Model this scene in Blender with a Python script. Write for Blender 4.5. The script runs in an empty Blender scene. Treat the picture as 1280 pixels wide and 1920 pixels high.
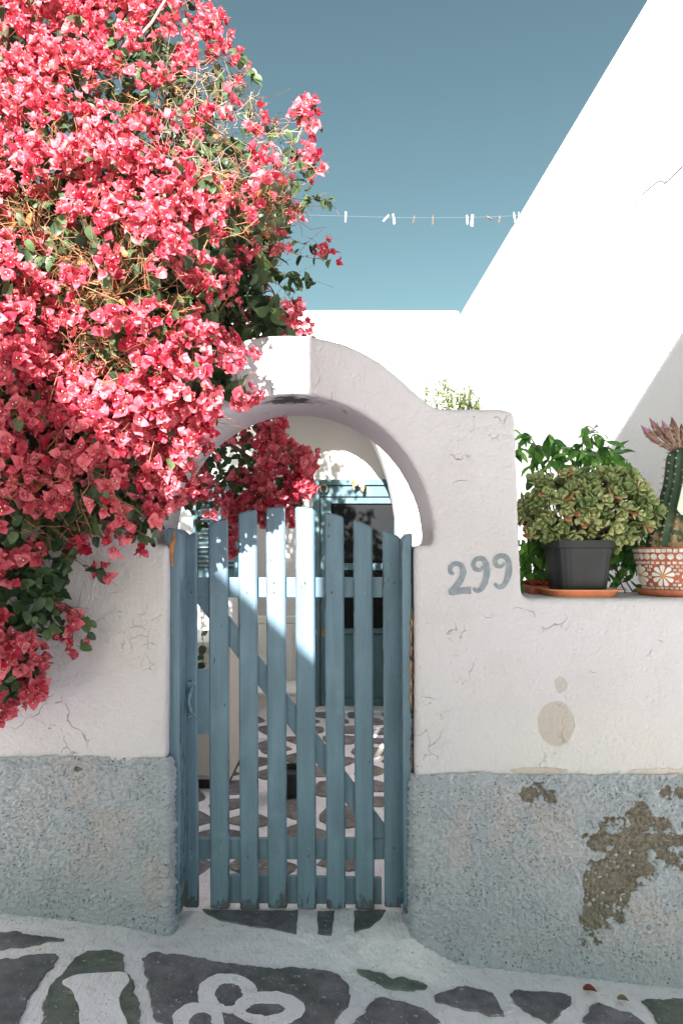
import bpy, bmesh, math, random
import numpy as np
from mathutils import Vector, Matrix, Euler, Quaternion
R = math.radians
random.seed(7); RNG = np.random.default_rng(11)
SC = bpy.context.scene
COL = SC.collection
# ------------------------------------------------------------------ camera
ZE = 1.43            # eye height above the street
F = 1280.0           # focal length in photograph pixels
HY = 1036.0          # horizon row
cam_d = bpy.data.cameras.new('camera'); cam = bpy.data.objects.new('camera', cam_d); COL.objects.link(cam)
cam.location = (0, 0, ZE); cam.rotation_euler = (R(90), 0, 0)
cam_d.sensor_fit = 'VERTICAL'; cam_d.sensor_height = 36; cam_d.sensor_width = 24; cam_d.lens = 24
cam_d.shift_y = (HY - 960) / 1920
cam_d.clip_start = 0.02; cam_d.clip_end = 500
SC.camera = cam
# ------------------------------------------------------------------ sky, sun, exposure
SUN = Vector((-0.22, -1.0, 0.528)).normalized()      # towards the sun: behind the camera, a little left
w = bpy.data.worlds.new('World'); SC.world = w; w.use_nodes = True
wn = w.node_tree; wn.nodes.clear()
sky = wn.nodes.new('ShaderNodeTexSky'); sky.sky_type = 'NISHITA'; sky.sun_disc = False
sky.sun_elevation = math.asin(SUN.z); sky.sun_rotation = math.atan2(SUN.x, SUN.y)
sky.air_density = 1.0; sky.dust_density = 1.2; sky.ozone_density = 2.0
tn = wn.nodes.new('ShaderNodeMix'); tn.data_type = 'RGBA'; tn.blend_type = 'MULTIPLY'; tn.inputs[0].default_value = 1.0
tn.inputs[7].default_value = (0.715, 0.81, 0.575, 1)      # the photograph's teal grading of the whole sky
sa = wn.nodes.new('ShaderNodeHueSaturation'); sa.inputs['Saturation'].default_value = 0.86
hs = wn.nodes.new('ShaderNodeGamma'); hs.inputs['Gamma'].default_value = 1.12
bg = wn.nodes.new('ShaderNodeBackground'); bg.inputs['Strength'].default_value = 0.05
wo = wn.nodes.new('ShaderNodeOutputWorld')
wn.links.new(sky.outputs[0], tn.inputs[6]); wn.links.new(tn.outputs[2], sa.inputs['Color']); wn.links.new(sa.outputs[0], hs.inputs['Color']); wn.links.new(hs.outputs[0], bg.inputs['Color']); wn.links.new(bg.outputs[0], wo.inputs[0])
sd = bpy.data.lights.new('sun', 'SUN'); sd.energy = 5.0; sd.angle = R(0.45); sd.color = (1.0, 0.972, 0.95)
so = bpy.data.objects.new('sun', sd); COL.objects.link(so); so.location = (-2, -6, 8)
so.rotation_euler = (-SUN).to_track_quat('-Z', 'Y').to_euler()
vs = SC.view_settings
vs.view_transform = 'Standard'; vs.look = 'None'; vs.gamma = 1.0; vs.exposure = 2.08; vs.use_curve_mapping = False
SC.cycles.max_bounces = 6; SC.cycles.diffuse_bounces = 4; SC.cycles.glossy_bounces = 2; SC.cycles.transmission_bounces = 3; SC.cycles.transparent_max_bounces = 4
# ------------------------------------------------------------------ helpers
def P(px, py, y):
    return Vector(((px - 640) / F * y, y, ZE + (HY - py) / F * y))
def srgb(r, g, b):
    f = lambda c: ((c/255 + 0.055) / 1.055) ** 2.4 if c/255 > 0.04045 else c/255/12.92
    return (f(r), f(g), f(b))
def _h(ix, iy, iz, s):
    n = (ix * 374761393 + iy * 668265263 + iz * 2147483647 + s * 1274126177) & 0xffffffff
    n = ((n ^ (n >> 13)) * 1274126177) & 0xffffffff
    return ((n ^ (n >> 16)) & 0xffff) / 65535.0
def vnoise(p, s=0):
    p = np.asarray(p, float); i = np.floor(p).astype(np.int64); f = p - i; f = f*f*(3-2*f)
    r = 0
    for dx in (0, 1):
        for dy in (0, 1):
            for dz in (0, 1):
                wgt = (f[:, 0] if dx else 1-f[:, 0]) * (f[:, 1] if dy else 1-f[:, 1]) * (f[:, 2] if dz else 1-f[:, 2])
                r = r + wgt * _h(i[:, 0]+dx, i[:, 1]+dy, i[:, 2]+dz, s)
    return r
def fbm(p, sc, octv=4, s=0, gain=0.5):
    a, r, t = 1.0, 0, 0
    p = np.asarray(p, float) * sc
    for o in range(octv):
        r = r + a * vnoise(p, s + o*17); t += a; a *= gain; p = p * 2.03 + 5.3
    return r / t            # 0..1
def tag(o, label=None, cat=None, group=None, kind=None):
    if label: o['label'] = label
    if cat: o['category'] = cat
    if group: o['group'] = group
    if kind: o['kind'] = kind
    return o
def link(name, me, mats=None, parent=None):
    o = bpy.data.objects.new(name, me); COL.objects.link(o)
    if mats is not None:
        for m in (mats if isinstance(mats, (list, tuple)) else [mats]):
            if me.users <= 1 or len(me.materials) == 0: me.materials.append(m)
    if parent is not None:
        o.parent = parent; o.matrix_parent_inverse = Matrix.Translation(-parent.location)
    return o
def empty(name, loc):
    o = bpy.data.objects.new(name, None); COL.objects.link(o); o.location = loc; o.empty_display_size = 0.05
    return o
def mesh_pydata(name, v, f, smooth=False):
    me = bpy.data.meshes.new(name); me.from_pydata([tuple(x) for x in v], [], f); me.update()
    if smooth: me.shade_smooth()
    return me
def bm_mesh(name, bm, smooth=False):
    bmesh.ops.recalc_face_normals(bm, faces=bm.faces[:])
    me = bpy.data.meshes.new(name); bm.to_mesh(me); bm.free()
    if smooth: me.shade_smooth()
    return me
def box_bm(x0, x1, y0, y1, z0, z1, bev=0.0, seg=2, bm=None):
    own = bm is None
    b = bmesh.new()
    r = bmesh.ops.create_cube(b, size=1)
    for v in b.verts:
        v.co = Vector(((x0+x1)/2 + v.co.x*(x1-x0), (y0+y1)/2 + v.co.y*(y1-y0), (z0+z1)/2 + v.co.z*(z1-z0)))
    if bev > 0:
        bmesh.ops.bevel(b, geom=b.edges[:], offset=bev, segments=seg, affect='EDGES', profile=0.5)
    if own: return b
    t = bpy.data.meshes.new('tmp'); b.to_mesh(t); b.free(); bm.from_mesh(t); bpy.data.meshes.remove(t); return bm
def box(name, x0, x1, y0, y1, z0, z1, m, parent=None, bev=0.004, seg=2):
    return link(name, bm_mesh(name, box_bm(x0, x1, y0, y1, z0, z1, bev, seg)), m, parent)
def prism_bm(pts, y0, y1, bev=0.0, seg=2):
    """polygon in x,z extruded along y"""
    b = bmesh.new()
    a = [b.verts.new((p[0], y0, p[1])) for p in pts]; c = [b.verts.new((p[0], y1, p[1])) for p in pts]
    b.faces.new(a); b.faces.new(c[::-1])
    n = len(pts)
    for i in range(n): b.faces.new((a[i], c[i], c[(i+1) % n], a[(i+1) % n]))
    bmesh.ops.recalc_face_normals(b, faces=b.faces[:])
    if bev > 0: bmesh.ops.bevel(b, geom=b.edges[:], offset=bev, segments=seg, affect='EDGES', profile=0.5)
    return b
def tube(pts, rad, n=6, cap=True):
    """returns verts, faces of a tube through pts (rad number or list)"""
    pts = [Vector(p) for p in pts]; k = len(pts)
    rad = [rad]*k if not isinstance(rad, (list, tuple)) else rad
    V, Fc = [], []
    ref = Vector((0.3, 0.2, 1)).normalized()
    for i, p in enumerate(pts):
        d = (pts[min(i+1, k-1)] - pts[max(i-1, 0)])
        if d.length < 1e-9: d = Vector((0, 0, 1))
        d.normalize()
        u = d.cross(ref)
        if u.length < 1e-3: u = d.cross(Vector((1, 0, 0)))
        u.normalize(); v = d.cross(u)
        for j in range(n):
            a = 2*math.pi*j/n
            V.append(p + (u*math.cos(a) + v*math.sin(a))*rad[i])
    for i in range(k-1):
        for j in range(n):
            Fc.append((i*n+j, i*n+(j+1) % n, (i+1)*n+(j+1) % n, (i+1)*n+j))
    if cap: Fc.append(tuple(range(n))[::-1]); Fc.append(tuple((k-1)*n+j for j in range(n)))
    return V, Fc
def add_vf(acc, vf):
    o = len(acc[0]); acc[0].extend(vf[0]); acc[1].extend(tuple(i+o for i in f) for f in vf[1])
def lathe(prof, n=32, cx=0, cy=0):
    V, Fc = [], []
    for r, z in prof:
        for j in range(n):
            a = 2*math.pi*j/n; V.append((cx + r*math.cos(a), cy + r*math.sin(a), z))
    for i in range(len(prof)-1):
        for j in range(n):
            Fc.append((i*n+j, i*n+(j+1) % n, (i+1)*n+(j+1) % n, (i+1)*n+j))
    return V, Fc
def catmull(pts, sub=6):
    pts = [Vector(p) for p in pts]; out = []
    for i in range(len(pts)-1):
        p0, p1, p2, p3 = pts[max(i-1, 0)], pts[i], pts[i+1], pts[min(i+2, len(pts)-1)]
        for k in range(sub):
            t = k/sub
            out.append(0.5*((2*p1) + (p2-p0)*t + (2*p0-5*p1+4*p2-p3)*t*t + (3*p1-p0-3*p2+p3)*t**3))
    out.append(pts[-1]); return out
def remeshed(name, bm, voxel, smooth=4, amp=((0.006, 2.2), (0.0015, 14)), seed=0):
    """solid plaster: voxel remesh, soften, hand-trowelled unevenness"""
    me = bm_mesh(name+'_src', bm); o = bpy.data.objects.new('src', me); COL.objects.link(o)
    m = o.modifiers.new('r', 'REMESH'); m.mode = 'VOXEL'; m.voxel_size = voxel
    if smooth:
        s = o.modifiers.new('s', 'SMOOTH'); s.factor = 0.5; s.iterations = smooth
    dg = bpy.context.evaluated_depsgraph_get(); ev = o.evaluated_get(dg)
    out = bpy.data.meshes.new_from_object(ev); out.name = name
    bpy.data.objects.remove(o); bpy.data.meshes.remove(me)
    n = len(out.vertices); co = np.empty(n*3); out.vertices.foreach_get('co', co); co = co.reshape(-1, 3)
    no = np.empty(n*3); out.vertices.foreach_get('normal', no); no = no.reshape(-1, 3)
    for k, (a, sc) in enumerate(amp):
        co += no * ((fbm(co, sc, 3, seed+k*7) - 0.5) * 2 * a)[:, None]
    out.vertices.foreach_set('co', co.ravel()); out.update(); out.shade_smooth()
    out.materials.clear()
    return out
# ------------------------------------------------------------------ materials
class NT:
    def __init__(s, name):
        s.m = bpy.data.materials.new(name); s.m.use_nodes = True; s.t = s.m.node_tree
        s.b = s.t.nodes['Principled BSDF']; s.out = s.t.nodes['Material Output']
        s.tc = s.t.nodes.new('ShaderNodeTexCoord')
    def n(s, typ, **k):
        nd = s.t.nodes.new('ShaderNode'+typ)
        for a, v in k.items():
            if hasattr(nd, a) and a not in nd.inputs: setattr(nd, a, v)
            else: s.set(nd.inputs[a], v)
        return nd
    def set(s, inp, v):
        if isinstance(v, bpy.types.NodeSocket): s.t.links.new(v, inp)
        elif isinstance(v, (tuple, list)) and inp.type == 'RGBA': inp.default_value = (*v[:3], 1)
        else: inp.default_value = v
    def obj(s): return s.tc.outputs['Object']
    def gen(s): return s.tc.outputs['Generated']
    def map(s, vec, loc=(0, 0, 0), scale=(1, 1, 1), rot=(0, 0, 0)):
        nd = s.n('Mapping'); s.set(nd.inputs['Vector'], vec); nd.inputs['Location'].default_value = loc
        nd.inputs['Scale'].default_value = scale; nd.inputs['Rotation'].default_value = rot; return nd.outputs[0]
    def noise(s, scale, detail=4, rough=0.55, vec=None, dist=0.0):
        nd = s.n('TexNoise', Scale=scale, Detail=detail, Roughness=rough, Distortion=dist)
        s.set(nd.inputs['Vector'], vec if vec is not None else s.obj()); return nd.outputs[0]
    def vor(s, scale, feature='F1', vec=None):
        nd = s.n('TexVoronoi'); nd.feature = feature; nd.inputs['Scale'].default_value = scale
        s.set(nd.inputs['Vector'], vec if vec is not None else s.obj()); return nd.outputs['Distance']
    def math(s, op, a, b=0.0, c=None):
        nd = s.n('Math'); nd.operation = op; s.set(nd.inputs[0], a); s.set(nd.inputs[1], b)
        if c is not None: s.set(nd.inputs[2], c)
        return nd.outputs[0]
    def ramp(s, f, a, b, va=0.0, vb=1.0):
        nd = s.n('MapRange'); nd.clamp = True; nd.interpolation_type = 'SMOOTHSTEP'
        s.set(nd.inputs[0], f); s.set(nd.inputs[1], a); s.set(nd.inputs[2], b); s.set(nd.inputs[3], va); s.set(nd.inputs[4], vb)
        return nd.outputs[0]
    def mix(s, f, a, b):
        nd = s.n('Mix'); nd.data_type = 'RGBA'; s.set(nd.inputs[0], f); s.set(nd.inputs[6], a); s.set(nd.inputs[7], b); return nd.outputs[2]
    def attr(s, name):
        nd = s.n('Attribute'); nd.attribute_name = name; return nd.outputs['Fac']
    def sep(s, vec):
        nd = s.n('SeparateXYZ'); s.set(nd.inputs[0], vec); return nd.outputs
    def ell(s, c, r, noise_amp=0.5, noise_scale=8, soft=0.08):
        """mask of a noisy ellipsoidal patch at world point c with radii r (object coordinates = world)"""
        v = s.map(s.obj(), loc=tuple(-c[i]/r[i] for i in range(3)), scale=tuple(1/r[i] for i in range(3)))
        ln = s.n('VectorMath'); ln.operation = 'LENGTH'; s.set(ln.inputs[0], v)
        d = s.math('ADD', ln.outputs['Value'], s.math('MULTIPLY', s.math('SUBTRACT', s.noise(noise_scale, 5, 0.65), 0.5), noise_amp*2))
        return s.ramp(d, 1-soft, 1+soft, 1.0, 0.0)
    def bump(s, h, dist=0.01, strength=1.0, normal=None):
        nd = s.n('Bump', Distance=dist, Strength=strength); s.set(nd.inputs['Height'], h)
        if normal is not None: s.set(nd.inputs['Normal'], normal)
        return nd.outputs[0]
    def fin(s, col, rough=0.8, normal=None, spec=0.3, **k):
        s.set(s.b.inputs['Base Color'], col); s.set(s.b.inputs['Roughness'], rough); s.b.inputs['Specular IOR Level'].default_value = spec
        if normal is not None: s.set(s.b.inputs['Normal'], normal)
        for a, v in k.items(): s.set(s.b.inputs[a], v)
        return s.m
WHITE = (0.575, 0.541, 0.573)
def plaster(name, base=WHITE, cracks=0.5, marks=(), grain=1.0, stain=0.5, bd=0.006):
    t = NT(name)
    big = t.noise(1.6, 1); fine = t.noise(60, 2, 0.6); mid = t.noise(9, 3, 0.6)
    if not cracks:
        col = t.mix(t.ramp(big, 0.35, 0.7), base, tuple(c*f for c, f in zip(base, (0.94, 0.93, 0.91))))
        return t.fin(col, 0.85, t.bump(t.math('ADD', t.math('MULTIPLY', fine, 0.35*grain), t.math('MULTIPLY', mid, 0.6)), 0.006, 0.9), 0.2)
    col = t.mix(t.ramp(big, 0.35, 0.7), base, tuple(c*f for c, f in zip(base, (0.94, 0.93, 0.91))))
    col = t.mix(t.math('MULTIPLY', t.ramp(mid, 0.52, 0.78), 0.35*stain), col, tuple(c*f for c, f in zip(base, (0.82, 0.79, 0.74))))
    # specks of dirt and pinholes
    pin = t.math('MULTIPLY', t.ramp(t.vor(38, vec=t.map(t.obj(), scale=(1, 1, 0.8))), 0.02, 0.085, 1, 0), t.ramp(t.noise(3.1, 2), 0.52, 0.62))
    col = t.mix(t.math('MULTIPLY', pin, 0.55), col, (0.30, 0.27, 0.25))
    wob = t.n('VectorMath'); wob.operation = 'ADD'
    nz = t.n('TexNoise', Scale=9.0, Detail=4.0); t.set(nz.inputs['Vector'], t.obj())
    sc = t.n('VectorMath'); sc.operation = 'SCALE'; t.set(sc.inputs[0], nz.outputs['Color']); sc.inputs['Scale'].default_value = 0.16
    t.set(wob.inputs[0], t.obj()); t.set(wob.inputs[1], sc.outputs[0])
    cr = t.ramp(t.vor(4.2, 'DISTANCE_TO_EDGE', wob.outputs[0]), 0.003, 0.010, 1, 0)
    cr = t.math('MULTIPLY', cr, t.ramp(t.noise(2.7, 3, vec=t.map(t.obj(), loc=(3.1, 1.7, 0.6))), (0.595-0.05*cracks) if cracks > 0 else 3.0, 0.625 if cracks > 0 else 3.1))
    cr = t.math('MULTIPLY', cr, t.ramp(t.noise(14, 2), 0.42, 0.52))
    if cracks > 0.5:
        c2 = t.ramp(t.vor(13, 'DISTANCE_TO_EDGE', wob.outputs[0]), 0.006, 0.022, 1, 0)
        c2 = t.math('MULTIPLY', c2, t.ramp(t.noise(3.4, 3, vec=t.map(t.obj(), loc=(2.3, 4.1, 1.6))), 0.60, 0.66))
        cr = t.math('MAXIMUM', cr, t.math('MULTIPLY', c2, t.ramp(t.noise(22, 2), 0.45, 0.55, 0.0, 0.8)))
    col = t.mix(t.math('MULTIPLY', cr, 0.50), col, (0.16, 0.14, 0.13))
    h = t.math('ADD', t.math('MULTIPLY', fine, 0.35*grain), t.math('MULTIPLY', mid, 0.6))
    h = t.math('SUBTRACT', h, t.math('MULTIPLY', cr, 0.5)); h = t.math('SUBTRACT', h, t.math('MULTIPLY', pin, 0.35))
    for c, r, colr, amp, nsc, soft, dep in marks:
        mk = t.ell(c, r, amp, nsc, soft)
        col = t.mix(mk, col, colr); h = t.math('SUBTRACT', h, t.math('MULTIPLY', mk, dep))
    return t.fin(col, 0.85, t.bump(h, bd, 0.9), 0.2)
def simple(name, col, rough=0.6, var=0.15, scale=20, spec=0.35, bump=0.0, bscale=60, metallic=0.0):
    t = NT(name)
    c = t.mix(t.ramp(t.noise(scale, 4), 0.3, 0.7), tuple(x*(1-var) for x in col), tuple(min(1, x*(1+var)) for x in col))
    nm = t.bump(t.noise(bscale, 4), 0.003, bump) if bump else None
    return t.fin(c, rough, nm, spec, Metallic=metallic)
def painted_wood(name, base=(0.126, 0.198, 0.256), wear=0.5, bottom=None, worn_side=None):
    """chalky blue paint over old wood: Generated coordinates put the chips on board edges and feet"""
    t = NT(name)
    g = t.sep(t.gen()); o = t.obj()
    oi = t.n('ObjectInfo'); off = t.n('VectorMath'); off.operation = 'ADD'
    cmb = t.n('CombineXYZ'); t.set(cmb.inputs[0], t.math('MULTIPLY', oi.outputs['Random'], 31.0)); t.set(cmb.inputs[2], t.math('MULTIPLY', oi.outputs['Random'], 17.0))
    t.set(off.inputs[0], o); t.set(off.inputs[1], cmb.outputs[0]); vec = off.outputs[0]
    streak = t.noise(26, 4, 0.6, t.map(vec, scale=(1, 1, 0.12)))
    blot = t.noise(7, 4, 0.6, vec)
    col = t.mix(t.ramp(streak, 0.3, 0.75), tuple(c*0.86 for c in base), tuple(c*1.13 for c in base))
    col = t.mix(t.math('MULTIPLY', t.ramp(blot, 0.5, 0.75), 0.45), col, tuple(min(1, c*1.3+0.02) for c in base))
    edge = t.math('ABSOLUTE', t.math('SUBTRACT', g[0], 0.5))
    nz = t.noise(34, 5, 0.7, t.map(vec, scale=(1, 1, 0.35)))
    thr = t.math('SUBTRACT', 0.80 - 0.10*wear, t.ramp(edge, 0.38, 0.50, 0.0, 0.22))
    foot = t.ramp(g[2], 0.0, 0.07 if bottom is None else bottom, 0.24, 0.0)
    thr = t.math('SUBTRACT', thr, foot)
    if worn_side: thr = t.math('SUBTRACT', thr, t.ramp(g[0], *worn_side, 0.0, 0.30))
    chip = t.ramp(nz, thr, t.math('ADD', thr, 0.03))
    wood = t.mix(t.noise(40, 4, 0.6, t.map(vec, scale=(1, 1, 0.1))), (0.06, 0.057, 0.056), (0.15, 0.135, 0.122))
    deep = t.ramp(nz, t.math('ADD', thr, 0.05), t.math('ADD', thr, 0.09))
    col = t.mix(chip, col, tuple(c*0.55 for c in base)); col = t.mix(deep, col, wood)
    knot = t.ramp(t.vor(9, vec=t.map(vec, scale=(1, 1, 0.6))), 0.02, 0.05, 1, 0)
    col = t.mix(t.math('MULTIPLY', knot, 0.7), col, (0.03, 0.05, 0.06))
    h = t.math('ADD', t.math('MULTIPLY', streak, 0.35), t.math('MULTIPLY', chip, -0.8))
    return t.fin(col, t.math('ADD', 0.48, t.math('MULTIPLY', chip, 0.3)), t.bump(h, 0.003, 0.8), 0.35)
def leafy(name, a, b, trans=0.35, rough=0.45, tint='tint', back=None):
    t = NT(name)
    col = t.mix(t.attr(tint), a, b)
    col = t.mix(t.math('MULTIPLY', t.ramp(t.noise(55, 3), 0.4, 0.7), 0.35), col, tuple(c*0.7 for c in a))
    t.fin(col, rough, None, 0.35)
    tr = t.n('BsdfTranslucent'); t.set(tr.inputs['Color'], col)
    mx = t.n('MixShader'); mx.inputs[0].default_value = trans
    t.t.links.new(t.b.outputs[0], mx.inputs[1]); t.t.links.new(tr.outputs[0], mx.inputs[2]); t.t.links.new(mx.outputs[0], t.out.inputs[0])
    return t.m
M = {}
M['far_white'] = plaster('far_white_plaster', (0.80, 0.775, 0.79), 0, grain=1.4)
def wp(px, py, y=2.5): p = P(px, py, y); return (p.x, p.y, p.z)
M['wall'] = plaster('wall_plaster', WHITE, 1.0, grain=1.3, stain=0.7, bd=0.012, marks=[
    (wp(1100, 1400), (0.36, 0.2, 0.15), (0.585, 0.555, 0.555), 0.6, 6, 0.5, 0.0),                # faint algae stain
    (wp(1041, 1357), (0.068, 0.2, 0.080), (0.475, 0.415, 0.385), 0.17, 9, 0.05, 0.15),          # flaked skim coat
    (wp(1050, 1283), (0.024, 0.2, 0.028), (0.48, 0.43, 0.41), 0.5, 30, 0.1, 0.2),
    (wp(1010, 1445), (0.10, 0.2, 0.012), (0.50, 0.43, 0.38), 0.7, 40, 0.1, 0.3),
    (wp(1235, 1447), (0.12, 0.2, 0.013), (0.55, 0.49, 0.44), 0.8, 40, 0.1, 0.3),
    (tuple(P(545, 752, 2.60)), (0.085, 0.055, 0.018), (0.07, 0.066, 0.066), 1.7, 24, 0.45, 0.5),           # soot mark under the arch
    (tuple(P(640, 776, 2.62)), (0.022, 0.06, 0.012), (0.55, 0.47, 0.44), 0.7, 40, 0.1, 0.8),
    (tuple(P(668, 800, 2.66)), (0.035, 0.06, 0.012), (0.50, 0.43, 0.40), 0.8, 50, 0.1, 0.8),
    (tuple(P(738, 872, 2.66)), (0.012, 0.09, 0.03), (0.20, 0.17, 0.16), 0.9, 60, 0.1, 0.8),
    (wp(240, 1130), (0.20, 0.2, 0.30), (0.57, 0.53, 0.53), 0.6, 9, 0.5, 0.05),
])
_t = NT('painted_mortar')
_c = _t.mix(_t.ramp(_t.noise(5, 4), .35, .7), (0.90, 0.83, 0.85), (0.86, 0.785, 0.80))
_c = _t.mix(_t.math('MULTIPLY', _t.ramp(_t.noise(24, 5, .7), .52, .70), .45), _c, (0.56, 0.50, 0.50))
_sp = _t.math('MULTIPLY', _t.ramp(_t.vor(62), .10, .20, 1, 0), _t.ramp(_t.noise(6, 3), .50, .60))
_c = _t.mix(_t.math('MULTIPLY', _sp, .75), _c, (0.16, 0.14, 0.14))
_hm = _t.math('ADD', _t.noise(11, 4, .6), _t.math('MULTIPLY', _t.noise(60, 3, .7, _t.map(_t.obj(), scale=(1, .35, 1), rot=(0, 0, .4))), .6))
M['mortar'] = _t.fin(_c, .85, _t.bump(_hm, .016, 1.0), .2)
def stone_mat(name, a, b):
    t = NT(name)
    n1 = t.noise(14, 6, 0.65); n2 = t.noise(90, 4, 0.7); n3 = t.noise(3.0, 2)
    col = t.mix(t.ramp(n1, 0.3, 0.72), a, b)
    col = t.mix(t.math('MULTIPLY', t.ramp(n3, 0.5, 0.68), 0.4), col, (0.085, 0.10, 0.075))
    col = t.mix(t.ramp(t.noise(48, 5, 0.75), 0.60, 0.68), col, tuple(min(1, c*2.1) for c in b)); col = t.mix(t.ramp(t.noise(30, 5, 0.75), 0.66, 0.70), col, (0.5, 0.48, 0.47))            # flecks of spilt whitewash
    h = t.math('ADD', t.math('MULTIPLY', n1, 0.8), t.math('MULTIPLY', n2, 0.5))
    return t.fin(col, 0.85, t.bump(h, 0.008, 1.0), 0.25)
M['stone_a'] = stone_mat('dark_slate', (0.10, 0.098, 0.108), (0.22, 0.205, 0.22))
M['stone_b'] = stone_mat('violet_slate', (0.125, 0.112, 0.125), (0.26, 0.235, 0.25))
M['stone_c'] = stone_mat('green_slate', (0.10, 0.115, 0.10), (0.22, 0.23, 0.20))
M['stone_in'] = stone_mat('courtyard_slate', (0.16, 0.14, 0.125), (0.30, 0.26, 0.235))
M['gate'] = painted_wood('gate_paint', wear=1.15)
M['gate_rail'] = painted_wood('gate_rail_paint', wear=0.3, bottom=0.001)
M['post'] = painted_wood('post_paint', wear=1.0, worn_side=(0.55, 0.95))
M['post_left'] = painted_wood('post_left_paint', wear=0.7)
M['door'] = painted_wood('door_paint', (0.09, 0.165, 0.195), wear=0.2, bottom=0.02)
M['raw_wood'] = simple('raw_orange_wood', (0.52, 0.22, 0.07), 0.75, 0.35, 30, bump=0.6)
M['rot_wood'] = simple('rotten_wood', (0.13, 0.085, 0.055), 0.85, 0.6, 35, bump=1.0)
M['metal'] = simple('painted_iron', (0.16, 0.26, 0.31), 0.45, 0.25, 50, bump=0.4)
M['rust'] = simple('rusty_screw', (0.10, 0.06, 0.045), 0.6, 0.3, 80)
M['num'] = NT('number_paint')
_t = M['num']; M['num'] = _t.fin(_t.mix(_t.ramp(_t.noise(30, 5, 0.7), 0.35, 0.75), (0.20, 0.225, 0.26), (0.32, 0.335, 0.37)), 0.8, _t.bump(_t.noise(60, 4), 0.004, 0.8), 0.2)
# blue rough-cast dado; 'worn' (bare render), 'thin' (paint rubbed thin) are shapes of wear stored per vertex
_t = NT('dado_paint')
_c = _t.mix(_t.ramp(_t.noise(4, 4), 0.3, 0.7), (0.53, 0.555, 0.62), (0.60, 0.62, 0.68))
_c = _t.mix(_t.math('MULTIPLY', _t.attr('thin'), 0.75), _c, (0.66, 0.60, 0.62))
_pit = _t.math('MULTIPLY', _t.ramp(_t.vor(75, vec=_t.map(_t.obj(), scale=(1, .3, 1.5), rot=(0, .5, 0))), 0.12, 0.30, 1, 0), _t.ramp(_t.noise(11, 4, .7), 0.42, 0.60))
_c = _t.mix(_t.math('MULTIPLY', _pit, 0.78), _c, (0.09, 0.088, 0.09))
_ren = _t.mix(_t.ramp(_t.noise(70, 5, 0.7), 0.3, 0.7), (0.19, 0.165, 0.135), (0.38, 0.33, 0.275))
_c = _t.mix(_t.ramp(_t.attr('worn'), 0.45, 0.55), _c, _ren)
M['dado'] = _t.fin(_c, 0.85, _t.bump(_t.math('SUBTRACT', _t.noise(120, 4, 0.7), _t.math('MULTIPLY', _pit, 0.8)), 0.014, 1.0), 0.2)
M['bract'] = leafy('bougainvillea_bract', (0.56, 0.036, 0.076), (0.85, 0.235, 0.275), 0.30, 0.5)
M['floret'] = simple('white_floret', (0.85, 0.80, 0.62), 0.6, 0.05)
M['bleaf'] = leafy('bougainvillea_leaf', (0.030, 0.060, 0.032), (0.105, 0.165, 0.060), 0.25, 0.42)
M['oleaf'] = leafy('withered_leaf', (0.38, 0.10, 0.03), (0.50, 0.19, 0.06), 0.3, 0.6)
M['twig'] = simple('dry_twig', (0.26, 0.115, 0.055), 0.8, 0.5, 12)
M['pale_twig'] = simple('bleached_twig', (0.27, 0.22, 0.16), 0.8, 0.3, 12)
M['bark'] = simple('vine_bark', (0.12, 0.085, 0.06), 0.9, 0.4, 25, bump=1.0)
M['jade'] = leafy('jade_leaf', (0.14, 0.20, 0.065), (0.47, 0.49, 0.22), 0.10, 0.38)
M['jade_red'] = leafy('jade_leaf_red', (0.40, 0.15, 0.075), (0.42, 0.20, 0.11), 0.08, 0.4)
M['fig'] = leafy('fig_leaf', (0.045, 0.14, 0.035), (0.28, 0.58, 0.11), 0.38, 0.28)
M['sprig'] = leafy('sprig_leaf', (0.07, 0.12, 0.03), (0.19, 0.23, 0.07), 0.35, 0.5)
M['black_pot'] = simple('black_plastic', (0.018, 0.019, 0.022), 0.45, 0.25, 8, bump=0.15, bscale=40)
M['tray'] = simple('terracotta_plastic', (0.62, 0.215, 0.105), 0.5, 0.12, 12)
M['terracotta'] = simple('red_clay', (0.44, 0.125, 0.07), 0.75, 0.2, 25, bump=0.4)
M['tile'] = simple('white_mosaic', (0.62, 0.59, 0.55), 0.4, 0.3, 26)
M['petal_white'] = simple('white_glaze', (0.80, 0.77, 0.72), 0.35, 0.05, 30)
M['daisy_eye'] = simple('orange_glaze', (0.75, 0.30, 0.03), 0.35, 0.05, 30)
M['soil'] = simple('red_pumice', (0.28, 0.06, 0.04), 0.95, 0.5, 40, bump=1.0)
M['bud'] = leafy('cactus_bud', (0.155, 0.065, 0.055), (0.30, 0.17, 0.13), 0.05, 0.6)
M['bud_tip'] = leafy('cactus_bud_tip', (0.38, 0.16, 0.26), (0.50, 0.26, 0.38), 0.2, 0.5)
M['spine'] = simple('cactus_spine', (0.30, 0.22, 0.16), 0.6, 0.4, 60)
M['rope'] = simple('clothes_line_cord', (0.16, 0.17, 0.18), 0.7, 0.1)
M['peg_w'] = simple('white_peg_plastic', (0.78, 0.76, 0.72), 0.5, 0.08)
M['peg_b'] = simple('weathered_peg_wood', (0.12, 0.08, 0.06), 0.7, 0.3, 30)
M['cabinet'] = simple('cream_enamel', (0.55, 0.50, 0.44), 0.45, 0.06, 4)
M['plastic'] = simple('ivory_plastic', (0.66, 0.63, 0.58), 0.4, 0.06, 6)
M['dark'] = simple('dark_rubber', (0.03, 0.032, 0.036), 0.5, 0.2)
M['cane'] = simple('pink_bamboo', (0.60, 0.36, 0.30), 0.6, 0.2, 15)
M['dry_leaf'] = leafy('dry_red_leaf', (0.22, 0.06, 0.035), (0.3, 0.1, 0.06), 0.1, 0.7)
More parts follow.
